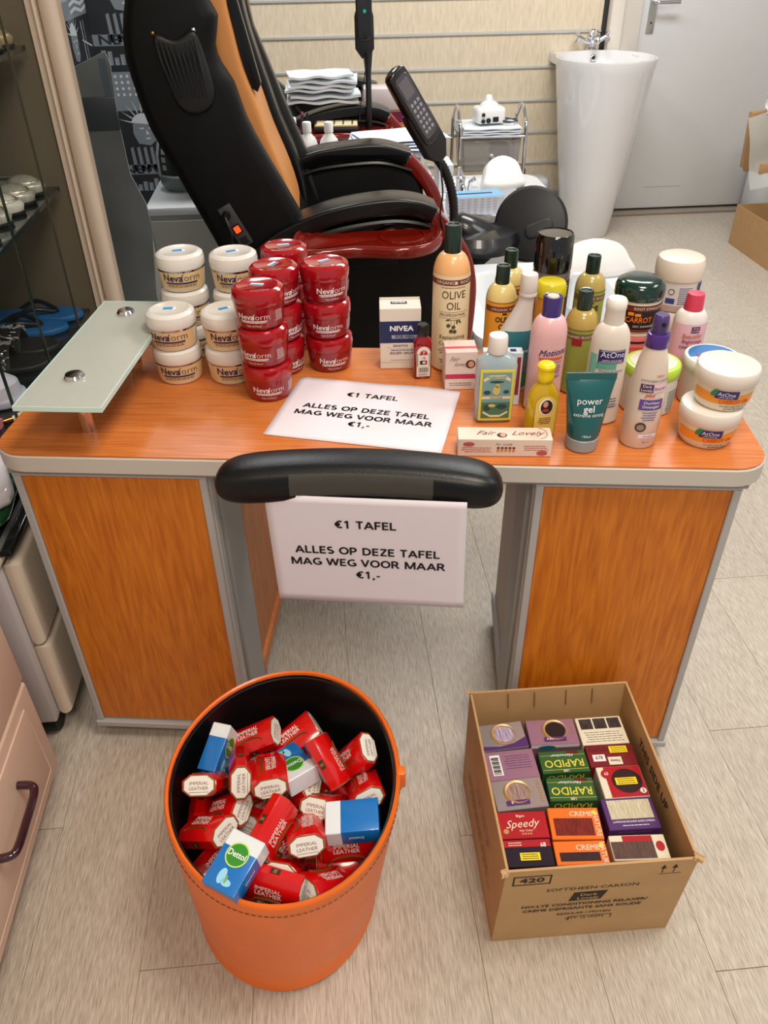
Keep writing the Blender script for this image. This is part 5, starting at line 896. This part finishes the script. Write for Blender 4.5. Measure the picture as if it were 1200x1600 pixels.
for k in range(11):
    a, b = Vector(sm[k]) + Vector((.001, -.010, 0)), Vector(sm[k + 1]) + Vector((.001, -.010, 0)); tube([a + (b - a) * .1, a + (b - a) * .45], .0006, 4, True, 0, sb); tube([a + (b - a) * .6, a + (b - a) * .9], .0006, 4, True, 0, sb)
o = part('seam_stitching', fin(sb, 0), mat((96, 70, 30), .7), bn); o['kind'] = 'stuff'

SR = mat((206, 10, 12), .22, 0, .5); SW = mat((236, 232, 224), .3, 0, .5); GD = mat((140, 112, 56), .35, .4); DGN = mat((56, 40, 18), .5)
def soap_red():
    Lx, W, H, c = .042, .028, .017, .013
    def sec(s): return [(-W * s, (-H + c * .75) * s), ((-W + c) * s, -H * s), ((W - c) * s, -H * s), (W * s, (-H + c * .75) * s), (W * s, (H - c * .75) * s), ((W - c) * s, H * s), ((-W + c) * s, H * s), (-W * s, (H - c * .75) * s)]
    t = thing('soap_bar', '', 'soap', (0, 0, 0), 0, 'red wrapped soap bars in the bin')
    b = part('wrapper', prism(sec(1), -Lx, Lx, 'x', .0016, 2), SR, t)
    for s in (-1, 1):
        e = part('end_panel', prism(sec(.93), s * Lx, s * (Lx + .0006), 'x'), GD, t); part('white_field', prism(sec(.84), s * (Lx + .0006), s * (Lx + .0011), 'x'), SW, e)
        for q, zz in (('IMPERIAL', .0030), ('LEATHER', -.0045)): flat(e, q, .0072, (s * (Lx + .0014), 0, zz), (pi / 2, 0, s * pi / 2), mat((120, 84, 50), .6), .0, 1.05)
        frects(e, [(-.016, .016, -.0105, -.0098)], mat((140, 60, 50), .6), Matrix.Translation((s * (Lx + .0014), 0, 0)) @ Matrix.Rotation(s * pi / 2, 4, 'Z') @ RX)
    for q, xx in (('IMPERIAL', .0085), ('LEATHER', -.0005)): flat(b, q, .0105, (-.004, xx, H + .0006), (0, 0, 0), SW, .012, .95)
    part('gold_arc', tube([(-.002 + .026 * math.sin(a), -.0135 + .008 * math.cos(a) - .004, H + .0002) for a in [-1.6 + .32 * k for k in range(11)]], [.0008 + .0008 * math.sin(k * pi / 10) for k in range(11)], 5), mat((110, 84, 30), .4, .3), b)
    for s in (-1, 1):
        frects(b, [(-.0075, .0075, -.0045, .0045)], DGN, Matrix.Translation((0, s * (W + .0004), 0)) @ Matrix.Rotation(0 if s < 0 else pi, 4, 'Z') @ RX, 'emblem'); frects(b, [(-.0025, .0025, -.0035, .0035)], mat((130, 96, 60), .5), Matrix.Translation((0, s * (W + .0007), 0)) @ Matrix.Rotation(0 if s < 0 else pi, 4, 'Z') @ RX, 'emblem_center')
    return t
def soap_blue():
    t = thing('soap_box', '', 'soap', (0, 0, 0), 0, 'blue soap boxes in the bin'); Lx, W, H = .040, .027, .016
    b = part('carton', box(-Lx, Lx, -W, W, -H, H, .0015, 2), mat((20, 112, 190), .3, 0, .4), t); part('white_end', box(Lx - .024, Lx + .0005, -W - .0004, W + .0004, -H - .0004, H + .0004, .0015, 1), mat((224, 230, 234), .3, 0, .4), t)
    frects(b, [], mat((50, 140, 40), .4), Matrix.Translation((.010, 0, H + .0008)), 'green_disc', [ell(0, 0, .0155, .0155, 24)]); frects(b, [], mat((190, 220, 120), .4), Matrix.Translation((.010, 0, H + .0007)), 'pale_ring', [ell(0, 0, .0175, .0175, 24)]); l = flat(b, 'Dettol', .0120, (.010, 0, H + .0013), (0, 0, -pi / 2), WHITE, .02, .92)
    frects(b, [], mat((150, 210, 236), .4), Matrix.Translation((-.022, .004, H + .0006)), 'splash_print', [ell(0, 0, .011, .006, 14), ell(-.006, -.010, .005, .008, 12)]); flat(b, 'Dettol', .0085, (-.005, -W - .0005, 0), (pi / 2, 0, 0), WHITE, .02); frects(b, [], mat((120, 170, 60), .4), Matrix.Translation((-.024, -.004, H + .0009)), 'leaf_print', [ell(0, 0, .006, .0018, 10)])
    frects(b, [(Lx - .001 - .002 * k, Lx - .002 - .002 * k, .004, .018) for k in range(0)] + [(-.036 + .0016 * k, -.0352 + .0016 * k, -.008, .008) for k in range(7)], WHITE, Matrix.Translation((0, W + .0005, 0)) @ Matrix.Rotation(pi, 4, 'Z') @ RX, 'barcode')
    return t
SOAPS = [('r',-0.1603,0.8857,0.2646,-2,28,5),('r',-0.09,0.8834,0.261,25,25,0),('d',-0.2197,0.8606,0.2722,70,20,88),('r',-0.1749,0.7842,0.3158,-80,32,80),('r',-0.1274,0.7709,0.3211,-83,26,0),('d',-0.0936,0.8087,0.2808,-60,15,0),('r',-0.0348,0.8017,0.3015,122,32,50),('r',0.0083,0.8191,0.2771,-10,55,20),('r',0.0224,0.7618,0.2745,-85,35,20),('r',-0.2289,0.7849,0.2917,-105,52,10),('r',-0.1743,0.8923,0.201,80,-45,0),('r',-0.0837,0.792,0.2327,-20,58,10),('r',-0.2495,0.7844,0.2297,-90,5,80),('r',-0.198,0.7464,0.268,-28,42,15),('r',-0.2212,0.7013,0.2907,-30,34,-8),('r',-0.1209,0.6753,0.3245,60,10,70),('r',-0.0431,0.7406,0.2708,-120,50,10),('r',-0.072,0.6741,0.3043,-85,36,0),('d',-0.0004,0.6844,0.3111,178,-4,180),('d',-0.1671,0.6108,0.3433,58,10,0),('r',-0.1066,0.6435,0.2661,-105,52,0),('r',-0.1159,0.5987,0.3029,-22,0,75),('r',-0.1534,0.6828,0.1979,-70,45,0),('r',-0.2141,0.6982,0.2158,50,5,30),('r',-0.0089,0.6779,0.264,0,0,70),('r',-0.0177,0.6786,0.2231,0,0,10),('r',-0.0499,0.6197,0.2558,215,40,10),('r',-0.0889,0.6394,0.2106,200,20,0),('r',-0.1528,0.7626,0.2304,-120,35,0),('r',-0.0187,0.7913,0.2127,-35,0,60),('r',-0.1659,0.6246,0.2446,-45,20,30),('r',-0.0933,0.8938,0.2178,10,0,0),('r',-0.057,0.698,0.18,-20,30,0),('r',-0.1258,0.8319,0.1777,-30,10,30)]
LAB = ['red soap bar at the back of the bin, white end toward the right', 'red soap bar with only its white end showing at the bin back', 'small blue soap box at the upper left of the pile', 'red soap bar on edge, white end down, right of the blue box', 'red soap bar lying face up with gold arc in the upper middle', 'blue soap box with green disc in the upper middle', 'red soap bar on edge with its pale end up, right of the upper middle', 'red soap bar leaning on the right wall, white end up', 'red soap bar by the right wall, white end down', 'red soap bar by the left wall showing its white end', 'red soap bar wedged behind two upright bars near the back', 'red soap bar below the central blue box, white end up', 'small red corner of a soap bar touching the left wall', 'red soap bar left of centre with white end to the right', 'red soap bar with large lettering, lower left of the pile', 'long red soap bar on edge running diagonally at the centre', 'red soap bar with white end facing up, left of the blue box on the right', 'red soap bar right of centre with shiny white end down', 'blue soap box lying flat at the right wall', 'blue and white soap box with round green logo at the lower left', 'red soap bar low centre, white end toward the front', 'plain red side of a soap bar at the front rim', 'mostly hidden soap bar with white end right of the white and blue box', 'dark red soap bar tucked under the white and blue box', 'red soap bar on edge under the flat blue box', 'red soap bar with gold arc, low at the right wall', 'red soap bar at the front right rim, white end left', 'buried soap bar with grey end at the front centre', 'small white end of a buried soap bar left of the centre', 'red soap bar buried above the flat blue box', 'red soap bar at the very front under the white and blue box', 'red soap bar hidden at the back between two white ends', 'buried soap bar with pale end, lower right of centre', 'deeply buried red soap bar at the centre of the pile']
bpy.context.view_layer.update()
pr, pb = soap_red(), soap_blue(); first = {'r': pr, 'd': pb}
for (k, x, y, z, h, p, r), lb in zip(SOAPS, LAB):
    e = (Matrix.Rotation(rad(h), 3, 'Z') @ Matrix.Rotation(-rad(p), 3, 'Y') @ Matrix.Rotation(rad(r), 3, 'X')).to_euler()
    if first[k]: o = first[k]; o.location = (x, y, z); o.rotation_euler = e; first[k] = None; o['label'] = lb
    else: dup(pr if k == 'r' else pb, (x, y, z), e, lb)
rg = random.Random(3)
for k in range(9):
    a = k * 2.4; rr = .018 + .006 * k; dup(pr, (-.118 + rr * math.cos(a), .765 + 1.15 * rr * math.sin(a), .172), (0, 0, rg.random() * 6), 'red soap bar lying deep in the bin under the pile', 'soap bars at the bottom of the bin')

# ================================================================ CARTON WITH DYE BOXES
ct = thing('cardboard_carton', 'brown cardboard carton marked 420, full of hair dye boxes, in front of the desk', 'carton', (.222, .632, 0), rad(-.9))
CW, CD, CHh = .304, .320, .249
body = open_box(ct, CW, CD, CHh, (-.0035, .0155), .004, mat((190, 152, 104), .75, noise=.07, nscale=12))
sl_ = math.atan2(.0155, CHh); K = mat((44, 34, 26), .8)
def ctx(s, size, x, z, bold=0, xs=1.2, sh=0): return flat(body, s, size, (x, -.0155 * z / CHh - .0008, z), (pi / 2 + sl_, 0, 0), K, bold, xs, shear=sh)
ctx('420', .020, .046, .217, .03, 1.3); ctx('SOFTSHEEN\u00b7CARSON', .0135, .147, .178, 0, 1.15); ctx('NO-LYE CONDITIONING RELAXER/', .0120, .142, .1235, .02, 1.08); ctx('CR\u00c8ME D\u00c9FRISANTE SANS SOUDE', .0120, .140, .1080, .02, 1.08); ctx('REGULAR / MOYEN', .0095, .146, .0885, .015, 1.1); ctx('QTY: 12 UNITS', .0090, .150, .0700, .01, 1.1)
MF = lambda x, z: Matrix.Translation((x, -.0155 * z / CHh - .0006, z)) @ Matrix.Rotation(pi / 2 + sl_, 4, 'X')
frects(body, [(-.030, .030, .012, .0145), (-.030, .030, -.0145, -.012), (-.030, -.0275, -.0145, .0145), (.0275, .030, -.0145, .0145)], K, MF(.046, .217), 'stamp_frame')
frects(body, [], K, MF(.144, .150), 'dark_badge', [[(-.030, -.015), (.022, -.014), (.030, .015), (-.024, .014)]]); CDm = mat((196, 158, 108), .7)
for s, z in (('Dark', .1555), ('Lovely', .1440)): flat(body, s, .0125, (.144, -.0155 * z / CHh - .0012, z), (pi / 2 + sl_, 0, 0), CDm, .015, 1.1)
frects(body, [(-.016, .020, -.0160, -.0148), (-.0125, -.0110, -.012, .006), (.0055, .0070, -.012, .006)], K, MF(.262, .222), 'up_arrows', [[(-.0165, .002), (-.0070, .002), (-.0118, .014)], [(.0015, .002), (.0110, .002), (.0062, .014)]])
frects(body, [(-.028, .045, .0125, .014), (-.028, -.0265, 0, .0125), (.0435, .045, 0, .0125)], K, MF(.150, .063), 'unit_frame')
for s, y, z, sz_ in (('THIS SIDE UP', .16, .212, .024),): 
    l = flat(body, s, sz_, (CW - .0050 - .0035 * z / CHh, y, z), (pi / 2, 0, -pi / 2), K, .01, 1)
flat(body, 'THIS SIDE UP', .02, (-.0012, .14, .15), (pi / 2, 0, -pi / 2), K, .01, 1); frects(body, lines(-.12, .1, .02, 3, .012, .003), K, Matrix.Translation((-.0010, .15, .08)) @ Matrix.Rotation(-pi / 2, 4, 'Z') @ RX)
for x in (.075, .125, .185, .235): part('crease', tube([(x, CD + .0155 - .006, .243), (x + .003, CD + .0130 - .006, .205)], .0012, 5), mat((140, 106, 66), .8), body)
for x, y, a in ((.001, -.016, .4), (.3005, -.016, -.4), (.299, -.012, 1.2), (.002, .3345, 2)):
    part('frayed_corner', wavy(.014, .012, 0, .0025, .0006, int(a * 50)), mat((196, 160, 116), .9), body, (x, y, .2485), (.5, .3, a))

HZ = .205
def dye(i, label, x, y, w, d, rz, base, h=.197, group='hair dye boxes in the carton'):
    t = thing('hair_dye_box', label, 'box', (.222 + x * math.cos(rad(-.9)) - y * math.sin(rad(-.9)), .632 + x * math.sin(rad(-.9)) + y * math.cos(rad(-.9)), HZ - h), rad(rz - .9), group)
    part('carton', box(-w / 2, w / 2, -d / 2, d / 2, 0, h, .0006, 1), base, t); part('lid_flap', box(-w / 2 + .001, w / 2 - .001, -d / 2 + .001, d / 2, h, h + .0006), base, t); return t, h + .0011
SV = mat((176, 168, 170), .25, .5); PP = mat((84, 44, 110), .4); MV = mat((158, 116, 140), .4, .2); GLD = mat((206, 168, 110), .35, .4); GRN = mat((44, 92, 44), .4); YW = mat((222, 208, 70), .5); RED = mat((176, 20, 34), .35); DRD = mat((120, 16, 28), .4); YST = mat((240, 216, 20), .5); CRE = mat((228, 220, 196), .5); ORN = mat((236, 116, 30), .4)
T = lambda x, y, z: Matrix.Translation((x, y, z))
def hair(name, cx, cy, rx, ry, z, m, t, oval=True):
    o = frects(t, [] if oval else [(cx - rx, cx + rx, cy - ry, cy + ry)], m, T(0, 0, z), name, [ell(cx, cy, rx, ry, 26)] if oval else ()); return o
def strand(c1, c2): return wood(c1, c2, (60, 5, 60), .35, .6, rot=(0, 0, .5))
def ringbox(i, label, x, y, w, d, rz, base, hairm, cx, num=None, purple=True):
    t, z = dye(i, label, x, y, w, d, rz, base)
    if purple: frects(t, [], PP, T(0, 0, z), 'purple_swoosh', [[(-w / 2, -d / 2), (w / 2, -d / 2), (w / 2, -d / 2 + .022), (w * .2, -d / 2 + .010), (-w * .1, -d / 2 + .006), (-w / 2, -d / 2 + .010)]])
    part('gold_ring', tube([(cx + .0215 * math.cos(a), .003 + .0205 * math.sin(a), z + .0002) for a in [2 * pi * k / 30 for k in range(31)]], [.0012 + .0012 * (1 + math.sin(2 * pi * k / 30 - 1)) for k in range(31)], 5, False), GLD, t); hair('hair_swatch', cx, .003, .0185, .0175, z + .0004, hairm, t)
    if num: frects(t, [(cx - .024, cx + .016, -.021, -.012)], PP, T(0, 0, z + .0012), 'shade_strip'); flat(t, num, .007, (cx - .014, -.0165, z + .0016), (0, 0, 0), WHITE, .01)
    return t, z
ringbox(1, 'silver dye box with pale lilac hair swatch, back left corner of the carton', .054, .264, .085, .056, 4, SV, strand((120, 100, 140), (214, 200, 220)), .004)
t, z = ringbox(2, 'mauve dye box with black hair oval, middle of the back row', .147, .266, .089, .055, -1, MV, strand((14, 10, 14), (44, 28, 34)), .006, '4.88', False); flat(t, 'INTENSE', .008, (.039, 0, z + .0005), (0, 0, pi / 2), GLD, 0, .9)
frects(t, [(-.044, .044, -.008, 0)], WHITE, face(0, -.0281, .197), 'front_band'); frects(t, [], mat((20, 120, 130), .4), face(-.015, -.0284, .190), 'teal_print', [ell(0, 0, .016, .006, 16)])
t, z = dye(3, 'cream dye box with three dark hair swatches, back right corner of the carton', .238, .262, .085, .060, 0, CRE)
for k in range(3): frects(t, [(-.037 + .026 * k, -.014 + .026 * k, .004, .027)], strand((20, 16, 16), (78, 70, 70)), T(0, 0, z), 'hair_swatch')
frects(t, lines(-.036, .036, -.003, 5, .005, .0012, 3, .2), mat((110, 100, 90), .6), T(0, 0, z))
t, z = dye(4, 'mauve dye box with white barcode, second row left', .059, .2025, .088, .059, 2, MV)
frects(t, [(-.036, -.018, -.020, .022)], WHITE, T(0, 0, z), 'barcode_field'); frects(t, [(-.034, -.021, -.018 + .0028 * k, -.0168 + .0028 * k + .0006 * (k % 3)) for k in range(13)], INK, T(0, 0, z + .0004), 'barcode'); frects(t, lines(-.012, .038, .018, 6, .005, .001, 5, .2), PP, T(0, 0, z))
for k, (y, x, w_, rz, lb) in enumerate(((.2015, .152, .084, -.3, 'green dye box with yellow upside-down lettering, second row middle'), (.146, .151, .080, -3, 'green dye box with yellow upside-down lettering, third row middle'))):
    t, z = dye(5 + 4 * k, lb, x, y, w_, .044, rz, GRN); flat(t, 'RAPIDO', .0215, (.0, -.003, z), (0, 0, pi), YW, .01, .92); frects(t, [(-.04, .04, -.0165, -.0158), (-.04, .04, .0130, .0136)], YW, T(0, 0, z)); flat(t, 'Haircolour', .0090, (-.0, .0125, z + .0004), (0, 0, pi), WHITE, 0, 1, shear=.4); flat(t, 'L&B', .0062, (0, -.0190, z), (0, 0, pi), WHITE, .01)
    frects(t, [(.008, .030, .015, .021)], strand((60, 14, 14), (120, 30, 30)), T(0, 0, z), 'hair_swatch'); flat(t, 'RAPIDO', .020, (0, -.0226, .184), (pi / 2, pi, 0), YW, .01, .92)
t, z = dye(6, 'dark red dye box numbered 678 with yellow sticker, second row right', .239, .208, .085, .046, -1, DRD); frects(t, [(-.001, .031, .004, .018)], YST, T(0, 0, z + .0006), 'yellow_sticker'); frects(t, lines(.002, .029, .0155, 3, .004, .0012, 1, .1), INK, T(0, 0, z + .0009)); frects(t, [(-.034, -.012, -.012, .002)], WHITE, T(0, 0, z), 'number_field'); flat(t, '678', .010, (-.023, -.005, z + .0005), (0, 0, 0), DRD, .01, .9); frects(t, [(-.008, .016, -.020, -.004)], CRE, T(0, 0, z), 'white_field'); flat(t, 'Palette', .0068, (.004, -.012, z + .0005), (0, 0, pi), INK, .01, .9); frects(t, [(-.042, .042, .010, .022)], strand((70, 14, 20), (130, 30, 40)), T(0, 0, z), 'hair_swatch')
t, z = dye(7, 'white and red dye box with dark oval and yellow sticker, third row right', .242, .1535, .077, .061, -.5, CRE); frects(t, [(-.026, .0375, -.030, .030)], RED, T(0, 0, z), 'red_field'); frects(t, [], mat((40, 10, 14), .4), T(0, 0, z + .0004), 'dark_oval', [ell(.008, .001, .026, .024, 24)]); frects(t, [(-.012, .025, -.007, .007)], YST, T(0, 0, z + .0010), 'yellow_sticker'); frects(t, lines(-.009, .022, .0045, 3, .004, .0012, 1, .1), INK, T(0, 0, z + .0013)); frects(t, [], RED, T(0, 0, z + .0008), 'red_disc', [ell(-.024, .016, .009, .009, 18)]); flat(t, '63', .0085, (-.024, .016, z + .0012), (0, 0, 0), WHITE, .01, .9); frects(t, [], WHITE, T(0, 0, z + .0008), 'white_disc', [ell(.030, -.020, .0055, .0055, 16)]); flat(t, '2', .0085, (.030, -.020, z + .0012), (0, 0, 0), INK, .02)
t, z = ringbox(8, 'silver dye box with gold ring and brown-grey swatch, third row left', .0605, .144, .088, .056, 2.5, SV, strand((110, 84, 80), (190, 160, 150)), -.002, '8', False); flat(t, 'ARCANCIEL', .0085, (.037, .002, z + .0005), (0, 0, pi / 2), GLD, .01, .9)
t, z = dye(10, 'dark purple dye box with pale blonde swatch, fourth row right', .2365, .093, .086, .057, -1, PP); frects(t, [(-.035, .037, -.010, .025)], strand((176, 168, 140), (222, 214, 186)), T(0, 0, z + .0003), 'hair_swatch'); flat(t, 'LUMINOUS BLONDE', .0048, (-.014, -.0150, z + .0003), (0, 0, 0), WHITE, .01, .9); flat(t, 'BLOND LUMINEUX', .0048, (.022, -.0150, z + .0003), (0, 0, 0), WHITE, .01, .7); frects(t, lines(-.02, .03, -.021, 1, .003, .0012), WHITE, T(0, 0, z)); flat(t, 'SOFTSHEEN-CARSON', .0065, (0, -.0290, .190), (pi / 2, 0, 0), MV, .01, .9)
t, z = dye(11, 'dark red dye box with cream script lettering, fourth row left', .054, .0865, .081, .047, -2, RED); flat(t, 'Speedy', .0200, (-.002, .0015, z), (0, 0, .05), CRE, 0, .95, shear=.4); flat(t, 'Bigen', .0065, (-.002, .0160, z), (0, 0, 0), CRE, .01); flat(t, 'Hair Color', .0050, (.004, -.0105, z), (0, 0, 0), CRE, .01); frects(t, [(-.004 + .0045 * k, -.001 + .0045 * k, -.0175, -.0145) for k in range(4)], GLD, T(0, 0, z), 'gold_marks'); frects(t, [], GLD, T(0, 0, z), 'gold_disc', [ell(-.029, -.011, .0045, .0045, 16)])
for k, (x, y, d, rz, lb, hm) in enumerate(((.1405, .0825, .056, -4, 'orange dye box with dark red hair swatch, fourth row middle', strand((70, 14, 12), (150, 40, 24))), (.1365, .031, .040, -2.8, 'orange dye box with black hair swatch, front row middle', strand((26, 12, 18), (64, 26, 36))))):
    t, z = dye(12 + k * 3, lb, x, y, .084, d, rz, ORN); flat(t, 'CREME', .0125, (.012, d / 2 - .0115, z), (0, 0, 0), CRE, .01, 1); frects(t, [(-.035, .029, -d / 2 + .006, d / 2 - .019)], hm, T(0, 0, z), 'hair_swatch'); flat(t, 'NATURE', .0115, (.0355, -.003, z), (0, 0, -pi / 2), CRE, .005, .95); frects(t, [], YW, T(0, 0, z), 'yellow_disc', [ell(.0345, d / 2 - .0085, .0045, .0045, 14)])
t, z = dye(13, 'brown swatch dye box with red top band and red maple-like print, front row right', .2315, .033, .090, .042, -2.5, CRE); frects(t, [(-.044, .024, -.019, .010)], strand((66, 44, 40), (110, 80, 70)), T(0, 0, z + .0003), 'hair_swatch'); frects(t, [(-.024, .024, .010, .020)], RED, T(0, 0, z), 'red_band'); frects(t, [], RED, T(0, 0, z), 'red_blot', [ell(.034, .001, .007, .009, 12)])
t, z = dye(14, 'dark dye box numbered 68 with yellow sticker, front left corner of the carton', .0525, .0375, .078, .046, -2, mat((34, 24, 40), .25)); frects(t, [(-.038, .038, .010, .022)], RED, T(0, 0, z), 'red_band'); flat(t, '68', .0105, (.026, .0125, z + .0004), (0, 0, 0), WHITE, .015, .9); frects(t, lines(-.03, -.006, .018, 2, .004, .0014), CRE, T(0, 0, z + .0004)); frects(t, [(-.014, .018, -.013, 0)], YST, T(0, 0, z + .0004), 'yellow_sticker'); frects(t, lines(-.011, .015, -.0025, 3, .0035, .0012, 1, .1), INK, T(0, 0, z + .0008))
